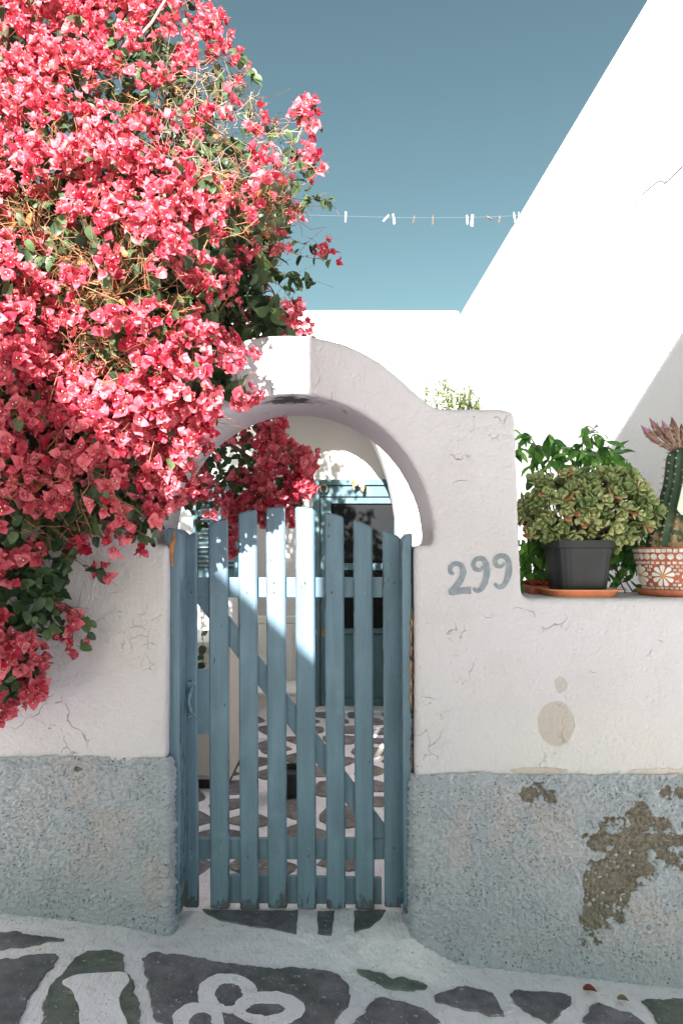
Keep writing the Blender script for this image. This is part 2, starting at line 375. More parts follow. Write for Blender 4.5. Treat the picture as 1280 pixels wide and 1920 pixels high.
M['cloth'] = simple('cream_raffia', (0.80, 0.70, 0.56), 0.8, 0.15, 30)
M['orange'] = simple('orange_raffia', (0.78, 0.36, 0.10), 0.8, 0.25, 30)
M['tagp'] = simple('pale_green_plastic', (0.62, 0.66, 0.52), 0.45, 0.04)
_t = NT('fly_screen'); M['screen'] = _t.fin(_t.mix(_t.noise(3, 2), (0.006, 0.007, 0.008), (0.012, 0.013, 0.014)), 0.6, None, 0.15)
# ------------------------------------------------------------------ ground
def gz(x):                       # the lane falls gently to the right along the wall
    return -0.0115 - 0.1076*x
TH = 0.030                       # level of threshold and courtyard
def ss(a, b, v): t = np.clip((v-a)/(b-a), 0, 1); return t*t*(3-2*t)
def ground_z(x, y):
    x = np.asarray(x, float); y = np.asarray(y, float)
    g = -0.0115 - 0.1076*np.clip(x, -3.2, 3.2)
    m = ss(2.30, 2.56, y) * ss(-0.78, -0.60, x) * (1-ss(0.24, 0.44, x))
    return g*(1-m) + TH*m
def sheet(name, xs, ys, zf, m, amp=0.004, seed=3):
    X, Y = np.meshgrid(xs, ys); n, k = X.shape
    pts = np.stack([X.ravel(), Y.ravel(), np.zeros(n*k)], 1)
    z = zf(pts[:, 0], pts[:, 1]) + (fbm(pts, 7, 4, seed)-0.5)*2*amp
    pts[:, 2] = z
    idx = np.arange(n*k).reshape(n, k)
    f = np.stack([idx[:-1, :-1].ravel(), idx[:-1, 1:].ravel(), idx[1:, 1:].ravel(), idx[1:, :-1].ravel()], 1)
    me = bpy.data.meshes.new(name); me.from_pydata(pts, [], f.tolist()); me.update(); me.shade_smooth()
    return link(name, me, m)
xs = np.concatenate([np.linspace(-60, -3, 20)[:-1], np.linspace(-3, 3, 260), np.linspace(3, 60, 20)[1:]])
ys = np.concatenate([np.linspace(-60, 0.8, 24)[:-1], np.linspace(0.8, 2.76, 110)])
street = tag(sheet('street', xs, ys, ground_z, M['mortar']), 'white painted lane with dark slate paving stones', kind='structure')
def court_z(x, y): return np.full_like(np.asarray(x, float), TH-0.002)
court = tag(sheet('courtyard_floor', np.linspace(-3.0, 1.9, 110), np.linspace(2.762, 7.6, 110), court_z, M['mortar'], seed=9), 'courtyard floor of white painted joints and dark stones', kind='structure')
far_g = sheet('ground', np.linspace(-80, 80, 9), np.linspace(7.7, 120, 9), lambda x, y: np.full_like(x, -0.05), M['mortar'])
tag(far_g, 'pale ground behind the houses', kind='structure')
def unproj(px, py):              # pixel of the photograph -> point on the lane
    dx, dz = (px-640)/F, (HY-py)/F
    t = 2.2
    for _ in range(30):
        z = float(ground_z(dx*t, t)); t = (z-ZE)/dz
    return (dx*t, t)
def chaikin(poly, it=2):
    for _ in range(it):
        o = []
        for i in range(len(poly)):
            a, b = poly[i], poly[(i+1) % len(poly)]
            o.append((a[0]*.8+b[0]*.2, a[1]*.8+b[1]*.2)); o.append((a[0]*.2+b[0]*.8, a[1]*.2+b[1]*.8))
        poly = o
    return poly
def rough_poly(poly, step=0.02, amp=0.004, seed=0):
    out = []
    for i in range(len(poly)):
        a, b = np.array(poly[i]), np.array(poly[(i+1) % len(poly)])
        L = np.linalg.norm(b-a); k = max(1, int(L/step))
        for j in range(k): out.append(a + (b-a)*j/k)
    out = np.array(out); q = np.c_[out, np.zeros(len(out))]
    out[:, 0] += (fbm(q, 30, 3, seed)-.5)*4*amp; out[:, 1] += (fbm(q, 30, 3, seed+5)-.5)*4*amp
    return out
def slab(name, poly, zf, top, m, parent, thick=0.03, bevel=0.004, seed=0, step=0.02, amp=0.003):
    p = rough_poly(poly, step, amp, seed)
    area = 0.5*np.sum(p[:, 0]*np.roll(p[:, 1], -1)-np.roll(p[:, 0], -1)*p[:, 1])
    if area < 0: p = p[::-1]
    c = p.mean(0); inn = p + (c-p)/np.maximum(np.linalg.norm(c-p, axis=1), 1e-6)[:, None]*bevel
    n = len(p); z = zf(p[:, 0], p[:, 1]); zi = zf(inn[:, 0], inn[:, 1])
    V = [(a[0], a[1], zz-thick) for a, zz in zip(p, z)] + [(a[0], a[1], zz+top-bevel*0.6) for a, zz in zip(p, z)] + [(a[0], a[1], zz+top) for a, zz in zip(inn, zi)]
    Fc = []
    for i in range(n):
        j = (i+1) % n; Fc += [(i, j, n+j, n+i), (n+i, n+j, 2*n+j, 2*n+i)]
    Fc.append(tuple(range(2*n, 3*n)))
    return link(name, mesh_pydata(name, V, Fc), m, parent)
stones = [
 ('stone_a', [(-30, 1748), (30, 1750), (75, 1757), (128, 1765), (60, 1776), (-30, 1788)]),
 ('stone_a', [(-40, 1806), (60, 1793), (115, 1790), (95, 1815), (60, 1870), (42, 1905), (36, 1925), (-40, 1915)]),
 ('stone_c', [(150, 1787), (222, 1780), (240, 1820), (258, 1870), (268, 1935), (74, 1935), (85, 1870), (115, 1830)]),
 ('stone_b', [(263, 1785), (340, 1795), (440, 1812), (600, 1822), (642, 1832), (661, 1865), (650, 1890), (615, 1935), (300, 1935), (280, 1860)]),
 ('stone_c', [(665, 1820), (690, 1823), (760, 1840), (806, 1850), (780, 1860), (755, 1863), (712, 1850)]),
 ('stone_b', [(700, 1878), (722, 1873), (760, 1880), (800, 1897), (838, 1930), (655, 1930), (680, 1900)]),
 ('stone_b', [(805, 1875), (850, 1852), (920, 1858), (932, 1885), (946, 1910), (880, 1897)]),
 ('stone_a', [(952, 1861), (1000, 1860), (1075, 1868), (1070, 1885), (1055, 1900), (1030, 1920), (1000, 1908), (970, 1888)]),
 ('stone_b', [(1110, 1880), (1150, 1890), (1190, 1905), (1215, 1930), (1090, 1930)]),
 ('stone_c', [(1198, 1876), (1330, 1874), (1330, 1930), (1240, 1930), (1222, 1900)]),
]
for i, (mk, pl) in enumerate(stones):
    slab('paving_stone', chaikin([unproj(*q) for q in pl], 1), ground_z, 0.007, M[mk], street, seed=i*3, amp=0.008, step=0.009)
# the worn dark sill under the gate
for i, pl in enumerate([[(378, 1707), (470, 1709), (558, 1709), (556, 1752), (520, 1746), (470, 1738), (415, 1727), (388, 1716)],
                        [(594, 1709), (626, 1709), (622, 1755), (596, 1752)],
                        [(664, 1709), (724, 1707), (712, 1726), (690, 1742), (664, 1750)]]):
    slab('sill_stone', [unproj(*q) for q in pl], ground_z, 0.005, M['stone_a'], street, seed=40+i, amp=0.003)
def painted(name, polys, top, parent):
    for i, pl in enumerate(polys):
        slab(name, chaikin([unproj(*q) for q in pl], 2), ground_z, top, M['mortar'], parent, thick=-0.004, bevel=0.003, seed=60+i, step=0.015, amp=0.002)
painted('painted_vase', [[(113, 1846), (140, 1832), (190, 1829), (236, 1827), (244, 1843), (228, 1862), (221, 1882), (230, 1905), (244, 1935), (148, 1935), (151, 1895), (137, 1862)]], 0.011, street)
def ring(outer, inner):
    a = [unproj(*q) for q in outer]; b = [unproj(*q) for q in inner]
    a = rough_poly(chaikin(a, 2), 0.010, 0.004, 3)
    n = len(a); b = np.array(b); t = np.linspace(0, len(b), n, endpoint=False)
    bi = np.array([b[int(k) % len(b)]*(1-k % 1)+b[(int(k)+1) % len(b)]*(k % 1) for k in t])
    # match start by angle
    c = a.mean(0); sa = math.atan2(*(a[0]-c)[::-1]); k0 = np.argmin([abs((math.atan2(*(q-bi.mean(0))[::-1])-sa+math.pi) % (2*math.pi)-math.pi) for q in bi])
    bi = np.roll(bi, -k0, 0)
    if np.cross(a[1]-a[0], c-a[0])*np.cross(bi[1]-bi[0], bi.mean(0)-bi[0]) < 0: bi = np.roll(bi[::-1], 1, 0)
    V = []
    bi = bi + (fbm(np.c_[bi, bi[:, :1]*0], 40, 3, 8)-.5)[:, None]*0.02
    h0 = 0.0075+0.0012*len(street.children) % .003
    for q, up in ((a, 0.002), (a, h0), (bi, h0), (bi, 0.002)):
        V += [(p[0], p[1], float(ground_z(*p))+up) for p in q]
    Fc = [(r*n+i, r*n+(i+1) % n, (r+1)*n+(i+1) % n, (r+1)*n+i) for r in range(3) for i in range(n)]
    return link('painted_flower_ring', mesh_pydata('painted_flower_ring', V, Fc), M['mortar'], street)
def ellp(cx, cy, rx, ry, n=14, rot=0.0): return [(cx+rx*math.cos(2*math.pi*i/n+rot), cy+ry*math.sin(2*math.pi*i/n+rot)) for i in range(n)]
ring(ellp(427, 1867, 58, 38), ellp(427, 1870, 27, 23))
ring(ellp(503, 1896, 68, 32), ellp(497, 1898, 37, 12))
ring(ellp(372, 1922, 50, 38), ellp(378, 1924, 22, 22))
# irregular stones: clipped cells round jittered points
def cells(x0, x1, y0, y1, nx, ny, gap, seed):
    rg = random.Random(seed); pts = []
    dx, dy = (x1-x0)/nx, (y1-y0)/ny
    for j in range(-1, ny+1):
        for i in range(-1, nx+1):
            pts.append((x0+(i+.5+.5*(j % 2)+rg.uniform(-.36, .36))*dx, y0+(j+.5+rg.uniform(-.34, .34))*dy))
    out = []
    for k, c in enumerate(pts):
        if not (x0 <= c[0] <= x1 and y0 <= c[1] <= y1): continue
        poly = [(c[0]-dx*1.3, c[1]-dy*1.3), (c[0]+dx*1.3, c[1]-dy*1.3), (c[0]+dx*1.3, c[1]+dy*1.3), (c[0]-dx*1.3, c[1]+dy*1.3)]
        for q in pts:
            if q is c or abs(q[0]-c[0]) > 3*dx or abs(q[1]-c[1]) > 3*dy: continue
            mx, my = (c[0]+q[0])/2, (c[1]+q[1])/2; nxv, nyv = q[0]-c[0], q[1]-c[1]; L = math.hypot(nxv, nyv); nxv /= L; nyv /= L
            lim = mx*nxv+my*nyv-gap/2*rg.uniform(.7, 1.5)
            new = []
            for a, b in zip(poly, poly[1:]+poly[:1]):
                da, db = a[0]*nxv+a[1]*nyv-lim, b[0]*nxv+b[1]*nyv-lim
                if da <= 0: new.append(a)
                if da*db < 0:
                    t = da/(da-db); new.append((a[0]+(b[0]-a[0])*t, a[1]+(b[1]-a[1])*t))
            poly = new
            if len(poly) < 3: break
        if len(poly) >= 3: out.append(poly)
    return out
for i, pl in enumerate(cells(-1.55, 1.45, 2.95, 6.0, 9, 12, 0.075, 4)):
    slab('courtyard_stone', chaikin(pl, 2), court_z, 0.006, M[('stone_in', 'stone_in', 'stone_b')[i % 3]], court, seed=i, step=0.05, amp=0.004)
for i, pl in enumerate(cells(-2.2, 2.2, 0.75, 1.78, 9, 4, 0.055, 8)):
    slab('paving_stone', chaikin(pl, 1), ground_z, 0.007, M[('stone_a', 'stone_b', 'stone_c')[i % 3]], street, seed=i, step=0.05, amp=0.004)
# ------------------------------------------------------------------ garden wall with arch
YW, YB = 2.5, 2.92
def fx(px): return (px-640)/F*YW
def fz(py): return ZE+(HY-py)/F*YW
out = [(-2.9, -0.35), (-2.9, fz(768)), (fx(262), fz(768))]
arch_out = [(262, 766), (300, 735), (345, 697), (400, 661), (455, 638), (500, 630), (540, 628), (575, 630), (610, 636), (650, 647), (700, 671), (745, 704), (782, 738), (808, 758)]
out += [(fx(a), fz(b)) for a, b in catmull([Vector((*q, 0)) for q in arch_out], 4) for a, b in [(a, b)]] if False else [(fx(v.x), fz(v.y)) for v in catmull([(a, b, 0) for a, b in arch_out], 4)]
out += [(fx(q[0]), fz(q[1])) for q in [(825, 765), (880, 766), (945, 767), (962, 772), (966, 785), (972, 960), (978, 1112), (981, 1119), (990, 1121)]]
out += [(2.6, fz(1121)), (2.6, -0.6), (fx(786), -0.6), (fx(786), fz(1740)), (fx(778), fz(1560)), (fx(776), fz(1022)), (fx(812), fz(1020))]
for k in range(1, 30):
    a = math.pi*k/30
    out.append((fx(548+266*math.cos(a)), fz(1020-282*math.sin(a))))
out += [(fx(284), fz(1020)), (fx(314), fz(1021)), (fx(312), fz(1740)), (fx(312), -0.35)]
wall = link('garden_wall', remeshed('garden_wall', prism_bm(out, YW, YB), 0.0115, 4, ((0.006, 2.2), (0.0022, 13), (0.0012, 40)), seed=2), M['wall'])
tag(wall, 'whitewashed garden wall with an arched gateway, blue lower band and number 299', 'wall')
from mathutils.bvhtree import BVHTree
WT = BVHTree.FromPolygons([v.co for v in wall.data.vertices], [tuple(p.vertices) for p in wall.data.polygons])
def digit(pts, wds):
    c = catmull([(*q, 0) for q in pts], 6); n = len(c); V, Fc = [], []
    wl = np.interp(np.linspace(0, 1, n), np.linspace(0, 1, len(wds)), wds)
    for i, p in enumerate(c):
        d = c[min(i+1, n-1)]-c[max(i-1, 0)]; d.normalize(); nn = Vector((-d.y, d.x, 0)); hw = wl[i]/2*random.uniform(.93, 1.07)
        for s in (-1, 1):
            q = p+nn*hw*s
            hit = WT.ray_cast(Vector((fx(q.x), 2.3, fz(q.y))), Vector((0, 1, 0)))[0]; hy = hit.y if hit else YW
            for yy in (hy-0.0016, hy+0.01): V.append((fx(q.x), yy, fz(q.y)))
    for i in range(n-1):
        a, b = i*4, i*4+4
        Fc += [(a, a+2, b+2, b), (a, b, b+1, a+1), (a+2, a+3, b+3, b+2)]
    Fc += [(0, 1, 3, 2), (4*n-4, 4*n-2, 4*n-1, 4*n-3)]
    return link('house_number_digit', mesh_pydata('house_number_digit', V, Fc), M['num'], wall)
dz = lambda z: [(740+a/2.37, 700+b/2.37) for a, b in z]
digit(dz([(262, 892), (248, 884), (246, 862), (265, 846), (292, 852), (303, 882), (292, 918), (270, 948), (250, 972), (290, 966), (338, 964)]), [5, 9, 9, 8, 10, 12, 12, 11, 12, 13, 13])
digit(dz([(392, 856), (378, 874), (356, 868), (348, 846), (362, 826), (388, 824), (404, 846), (408, 884), (400, 926), (382, 958), (360, 966), (350, 952)]), [5, 7, 9, 9, 9, 10, 11, 12, 11, 10, 8, 6])
digit(dz([(486, 842), (472, 858), (452, 854), (444, 834), (458, 814), (484, 812), (502, 832), (506, 872), (498, 912), (482, 942), (460, 950), (442, 934)]), [5, 7, 9, 9, 9, 10, 11, 12, 11, 10, 8, 6])
# rough-cast dado
def dado(name, u_path, z_top, seed, patches, thin_c, label, flare):
    """u_path: list of (x, y) plan points; vertical grid of 4 mm cells with stippled relief"""
    pth = catmull([(a, b, 0) for a, b in u_path], 12)
    L = [0]
    for a, b in zip(pth, pth[1:]): L.append(L[-1]+(b-a).length)
    nu = int(L[-1]/0.0046); us = np.linspace(0, L[-1], nu)
    X = np.interp(us, L, [p.x for p in pth]); Y = np.interp(us, L, [p.y for p in pth])
    tx, ty = np.gradient(X), np.gradient(Y); ln = np.hypot(tx, ty); nx, ny = ty/ln, -tx/ln
    nv = 190; vsx = np.linspace(0, 1, nv)
    xx = np.repeat(X[None], nv, 0); yy = np.repeat(Y[None], nv, 0); NX = np.repeat(nx[None], nv, 0); NY = np.repeat(ny[None], nv, 0)
    zt = z_top + (fbm(np.c_[us, us*0, us*0], 6, 3, seed)-.5)*0.03
    zb = ground_z(X, np.full_like(X, 2.2))-0.05
    zz = zb[None]+(zt-zb)[None]*vsx[:, None]
    q = np.c_[np.repeat(us[None], nv, 0).ravel(), zz.ravel(), np.zeros(nu*nv)]
    n1 = fbm(q*np.array([1, 1.5, 1]), 60, 3, seed+1); n2 = fbm(q, 120, 2, seed+2); low = fbm(q, 3.5, 3, seed+4)
    dis = 0.017 + 0.026*(np.abs(n1-.5)*2)**0.75*0.6 + 0.016*(n2-.5) + 0.008*(low-.5)
    worn = np.zeros(nu*nv); nz = fbm(q, 22, 5, seed+8, 0.62)
    xr, zr = xx.ravel(), zz.ravel()
    for (cx, cz, rx, rz, rot, k) in patches:
        dx, dzv = xr-cx, zr-cz; c, s = math.cos(rot), math.sin(rot)
        d = np.sqrt(((dx*c+dzv*s)/rx)**2+((-dx*s+dzv*c)/rz)**2)
        worn = np.maximum(worn, np.clip(0.68-(d-1)*0.75+(nz-.5)*k*1.25-1.0*ss(.62, .69, fbm(q, 26, 4, seed+55, .6)), 0, 1))
    wm = ss(0.46, 0.54, worn); dis -= wm*0.009
    thin = np.zeros(nu*nv)
    for (cx, cz, rx, rz) in thin_c:
        d = np.sqrt(((xr-cx)/rx)**2+((zr-cz)/rz)**2); thin = np.maximum(thin, ss(1.2, 0.2, d) if False else 1-ss(0.2, 1.2, d))
    thin = np.clip(thin*ss(0.38, 0.62, fbm(q, 13, 4, seed+20)), 0, 1)
    topf = ss(0.93, 1.0, np.repeat(vsx[:, None], nu, 1).ravel())
    dis -= topf*0.013
    h = np.repeat(vsx[:, None], nu, 1).ravel()
    dis += flare*np.clip(1-h*5.5, 0, 1)**2
    co = np.stack([xr+NX.ravel()*dis, yy.ravel()+NY.ravel()*dis, zr], 1)
    idx = np.arange(nu*nv).reshape(nv, nu)
    f = np.stack([idx[:-1, :-1].ravel(), idx[:-1, 1:].ravel(), idx[1:, 1:].ravel(), idx[1:, :-1].ravel()], 1)
    me = bpy.data.meshes.new(name); me.from_pydata(co, [], f.tolist()); me.update(); me.shade_smooth()
    for nm, arr in (('worn', worn), ('thin', thin)):
        at = me.attributes.new(nm, 'FLOAT', 'POINT'); at.data.foreach_set('value', arr.astype(np.float32))
    o = link('dado_band', me, M['dado'], wall); o['label'] = label; return o
yf = YW+0.004
pc = lambda px, py: (fx(px), fz(py))
dado('dado_right', [(fx(774), 2.66), (fx(776), 2.58), (fx(780), 2.525), (fx(795), yf), (fx(840), yf), (1.0, yf), (2.3, yf)], fz(1449), 5,
     [(*pc(1142, 1640), .075, .15, -.32, 1.6), (*pc(1225, 1578), .18, .062, -.06, 1.7), (*pc(1180, 1600), .09, .09, 0, 1.5), (*pc(1005, 1487), .036, .020, 0, 2.6), (*pc(1268, 1482), .045, .020, 0.1, 2.2), (*pc(1120, 1710), .05, .03, .6, 1.4), (*pc(1195, 1530), .035, .045, 0, 1.6), (*pc(1100, 1715), .03, .015, .6, 2.5)],
     [(*pc(960, 1560), .45, .22), (*pc(1200, 1700), .3, .2)], 'rough blue lower band with a bare brown flaked patch', 0.05)
dado('dado_left', [(-2.86, yf), (-1.95, yf), (-1.2, yf), (fx(270), yf), (fx(300), yf), (fx(308), yf+.003), (fx(312), 2.525), (fx(313), 2.56)], fz(1418), 31,
     [(*pc(150, 1440), .02, .012, 0, 1.5)],
     [(*pc(170, 1530), .32, .26), (*pc(290, 1640), .07, .15), (*pc(60, 1580), .12, .1), (*pc(140, 1430), .12, .03)], 'rough blue lower band rubbed pink and thin', 0.02)
# ------------------------------------------------------------------ gate
YG = 2.66; S = F/YG
gx = lambda px: (px-640)/S
gzz = lambda py: ZE+(HY-py)/S
gate = tag(empty('picket_gate', (gx(546), YG, gzz(1705))), 'weathered blue wooden picket gate with an arched top in the archway', 'gate')
sl = [(340, 368, 1011, 997), (390, 426, 983, 971), (446, 481, 963, 955), (498, 534, 953, 950), (553, 589, 950, 954), (608, 644, 960, 969), (662, 698, 974, 988), (717, 751, 994, 1008)]
bots = [1703, 1706, 1707, 1705, 1706, 1705, 1706, 1703]
def shx(px, py): return px + (py-960)/745*4.0
for i, (a, b, ta, tb) in enumerate(sl):
    zb_ = bots[i]
    mid = (a+b)/2; tm = (ta+tb)/2 - 1.5
    pts = [(gx(shx(a, zb_)), gzz(zb_)), (gx(shx(b, zb_)), gzz(zb_+random.uniform(-1.5, 1.5))), (gx(b), gzz(tb)), (gx(mid), gzz(tm)), (gx(a), gzz(ta))]
    o = link('slat', bm_mesh('slat', prism_bm(pts, YG+random.uniform(-.002, .002), YG+0.022, 0.0065, 1)), M['gate'], gate)
def gbar(name, a, b, c, d, y0, y1, m=None, bev=0.003):
    return link(name, bm_mesh(name, prism_bm([(gx(p[0]), gzz(p[1])) for p in (a, b, c, d)], y0, y1, bev, 2)), m or M['gate_rail'], gate)
gbar('rail', (343, 1083), (752, 1083), (752, 1121), (343, 1121), YG+.0235, YG+.048)
gbar('rail', (346, 1578), (754, 1578), (754, 1617), (346, 1617), YG+.0235, YG+.048)
gbar('kick_board', (392, 1647), (716, 1654), (716, 1704), (392, 1701), YG+.030, YG+.050)
gbar('brace', (352, 1112), (395, 1112), (740, 1576), (697, 1576), YG+.0245, YG+.045)
gbar('lock_plate', (368, 1256), (394, 1256), (394, 1378), (368, 1378), YG+.006, YG+.030)
# posts
def post(pxs, bots_py, y0, y1, m, name='post'):
    kk = (y0+.01)/F
    b = prism_bm([((a-640)*kk, ZE+(HY-c)*kk) for a, c in pxs], y0, y1, 0.006, 2)
    return link(name, bm_mesh(name, b), m, gate)
post([(318, 1712), (340, 1712), (338, 1000), (330, 992), (319, 989), (312, 993), (313, 1050)], 0, 2.540, 2.715, M['post_left'])
link('splinter', bm_mesh('splinter', prism_bm([(gx(a)*2.55/2.66, ZE+(gzz(b)-ZE)*2.55/2.66) for a, b in [(320, 1022), (324, 1015), (326, 998), (329, 996), (330, 1015), (327, 1035), (326, 1062), (322, 1060), (321, 1040)]], 2.536, 2.550, 0.001, 1)), M['raw_wood'], gate)
post([(757, 1712), (776, 1712), (774, 1400), (771, 1040), (773, 1003), (768, 998), (759, 1004), (753, 1016), (754, 1400)], 0, 2.540, 2.715, M['post'])
pq = lambda px, py, y: tuple(P(px, py, y))
V = [[], []]
for k in range(34):
    zt = 1140+k*9+random.uniform(-4, 4); x = 772.5+random.uniform(-2, 2.5); h = random.uniform(9, 26)
    add_vf(V, tube([pq(x, zt, 2.542), pq(x+random.uniform(-1.5, 1.5), zt+h/2, 2.535), pq(x+random.uniform(-1, 1), zt+h, 2.543)], [.0015, random.uniform(.003, .007), .0015], 5))
link('rotten_edge', mesh_pydata('rotten_edge', *V), M['rot_wood'], gate)
V = [[], []]
for k in range(6):
    zt = 1155+k*28; add_vf(V, tube([pq(771+random.uniform(-1.5, 1.5), zt, 2.536), pq(771+random.uniform(-2, 1), zt+14, 2.530), pq(772, zt+26, 2.538)], [.001, .0035, .001], 5))
link('splinter', mesh_pydata('splinter', *V), M['raw_wood'], gate)
# nail heads where slats cross rails
for a, b, ta, tb in sl:
    for py in (1093, 1111, 1590, 1606):
        x = shx((a+b)/2, py)+random.uniform(-5, 5); v, f = lathe([(.0001, .0016), (.0022, .0014), (.0032, 0)], 7)
        v = [(gx(x)+p[0], YG-.002-p[2], gzz(py+random.uniform(-2, 2))+p[1]) for p in v]
        link('nail_head', mesh_pydata('nail_head', v, f), M['metal'] if random.random() < .6 else M['rust'], gate)
# pull handle
hpts = catmull([(gx(361), YG-.004, gzz(1287)), (gx(360), YG-.020, gzz(1295)), (gx(357), YG-.028, gzz(1312)), (gx(360), YG-.020, gzz(1330)), (gx(361), YG-.004, gzz(1338))], 5)
hd = link('handle', mesh_pydata('handle', *tube(hpts, .0065, 8), smooth=True), M['metal'], gate)
for py in (1283, 1341):
    b = prism_bm([(gx(359)+.018*math.cos(k*math.pi/4)*(.8 if k % 2 else 1), gzz(py)+.018*math.sin(k*math.pi/4)*(.8 if k % 2 else 1)) for k in range(8)], YG-.006, YG+.001, .001, 1)
    pl = link('handle_plate', bm_mesh('handle_plate', b), M['metal'], gate)
    for dx, dy in ((-5, 0), (5, 3), (0, 5) if py > 1300 else (0, -6)):
        v, f = lathe([(.0001, .002), (.002, .0018), (.003, 0)], 8)
        v = [(gx(359+dx)+p[0], YG-.006-p[2], gzz(py+dy)+p[1]) for p in v]
        link('screw', mesh_pydata('screw', v, f), M['rust'], gate)
# ------------------------------------------------------------------ houses
# tall side wall at the right, its back wall, top level with the roof edge
ZR = ZE+2.647
def side_x(y): return 1.567-0.0336*y
hb = bmesh.new()
prof = [(2.80, -0.4), (2.80, 2.7), (2.87, ZE+1.75), (3.015, ZE+2.44), (3.05, ZR), (7.95, ZR), (7.95, -0.4)]
a = [hb.verts.new((side_x(y), y, z)) for y, z in prof]; c = [hb.verts.new((5.5, y, z)) for y, z in prof]
hb.faces.new(a); hb.faces.new(c[::-1])
for i in range(len(prof)): hb.faces.new((a[i], c[i], c[(i+1) % len(prof)], a[(i+1) % len(prof)]))
bmesh.ops.recalc_face_normals(hb, faces=hb.faces[:]); bmesh.ops.bevel(hb, geom=hb.edges[:], offset=.02, segments=3, affect='EDGES', profile=.5)
M['side'] = plaster('side_wall_plaster', (0.82, 0.79, 0.81), 0, grain=2.2, stain=0.2)
house = tag(link('white_house', bm_mesh('white_house', hb), M['side']), 'tall white house wall receding on the right', 'house')
cr = [[], []]
cpx = [(1280, 310), (1268, 322), (1255, 335), (1247, 342), (1240, 338), (1232, 340), (1215, 354), (1203, 364), (1190, 380), (1175, 400), (1163, 420)]
def onside(px, py): y = 1.567/((px-640)/F+0.0336); return Vector((side_x(y)-0.0005, y, ZE+(HY-py)/F*y))
add_vf(cr, tube([onside(*q) for q in cpx], [.0022, .002, .0017, .0022, .0012, .0016, .0016, .0013, .001, .0008, .0005], 5))
link('crack', mesh_pydata('crack', *cr), simple('crack_shadow_grey', (0.20, 0.18, 0.17), 0.9, 0.2), house)
back = tag(link('back_house', remeshed('back_house', box_bm(-3.6, side_x(7.4)-0.03, 7.4, 10.5, -0.3, ZR+0.001), 0.04, 2, ((0.004, 1.0),), 12), M['far_white']), 'plain white house wall closing the courtyard below the sky', 'house')
# low rounded parapet seen at the left end of the back wall
bmx = prism_bm([((px-640)/F*7.0, ZE+(HY-py)/F*7.0) for px, py in [(380, 700), (380, 560), (440, 548), (490, 556), (520, 575), (545, 600), (550, 700)]], 7.0, 7.35)
tag(link('parapet', remeshed('parapet', bmx, 0.03, 4, ((0.004, 2),), 14), M['far_white']), 'small rounded white parapet behind the flowers', 'parapet')
# porch with arch in front of the blue door
YP0, YP1, YD = 5.5, 5.75, 6.2
pcx, pa, pz0, pb = -0.20, 0.67, ZE-0.11, 1.40
po = [(-2.2, 0.0), (-2.2, ZE+1.42), (0.95, ZE+1.42), (0.95, 0.0), (pcx+pa, 0.0)]
for k in range(0, 25): t = math.pi*k/24; po.append((pcx+pa*math.cos(t), pz0+pb*math.sin(t)))
po += [(pcx-pa, 0.0)]
porch = tag(empty('porch', (0, YP0, 0)), 'white arched porch sheltering the blue door in the courtyard', 'porch')
link('arch_wall', remeshed('arch_wall', prism_bm(po, YP0, YP1), 0.02, 3, ((0.004, 2), (0.001, 14)), 21), M['far_white'], porch)
M['porch_in'] = plaster('porch_inner_plaster', (0.78, 0.74, 0.73), 0)
box('back_wall', -2.2, 0.95, YD, YD+.25, 0.0, ZE+1.30, M['porch_in'], porch, 0)
box('roof', -2.2, 0.95, YP1+.001, YD+.25, ZE+1.302, ZE+1.415, M['far_white'], porch, 0.01)
box('end_wall', 0.78, 0.95, YP1+.001, YD-.001, 0.0, ZE+1.30, M['porch_in'], porch, 0)
box('end_wall', -2.2, -2.03, YP1+.001, YD-.001, 0.0, ZE+1.30, M['porch_in'], porch, 0)
box('door_step', -.34, .76, YD-.22, YD-.001, 0.0, 0.045, M['mortar'], porch, 0.012)
# blue door
D = F/YD; dx_ = lambda px: (px-640)/D; dzz = lambda py: ZE+(HY-py)/D
door = tag(empty('blue_door', (dx_(680), YD, dzz(1322))), 'old blue panelled door with a dark screened pane under the porch', 'door')
def dbox(name, x0, x1, y0, y1, dep, m=M['door'], bev=.006, base=0.0, parent=door):
    return box(name, dx_(x0), dx_(x1), YD-base-dep, YD-base-.002, dzz(y1), dzz(y0), m, parent, bev)
dbox('frame', 587, 599, 900, 1322, .07); dbox('frame', 764, 778, 900, 1322, .07)
dbox('frame', 600, 763, 900, 911, .068); dbox('header', 600, 763, 912, 932, .045)
dbox('stile', 601, 621, 934, 1322, .04); dbox('stile', 738, 762, 934, 1322, .04)
dbox('top_rail', 622, 737, 934, 945, .038); dbox('mid_rail', 622, 737, 1056, 1069, .038); dbox('lock_rail', 622, 737, 1178, 1188, .038); dbox('bottom_rail', 622, 737, 1308, 1322, .038)
dbox('screen_pane', 621.5, 737.5, 945.5, 1055.5, .016, M['screen'], 0); dbox('screen_pane', 621.5, 737.5, 1069.5, 1177.5, .016, M['screen'], 0)
dbox('panel', 622, 737, 1188.5, 1307.5, .02)
dbox('moulding', 624, 735, 1184, 1187, .046); dbox('bare_wood_patch', 604, 609, 1180, 1192, .0445, M['raw_wood'], .001)
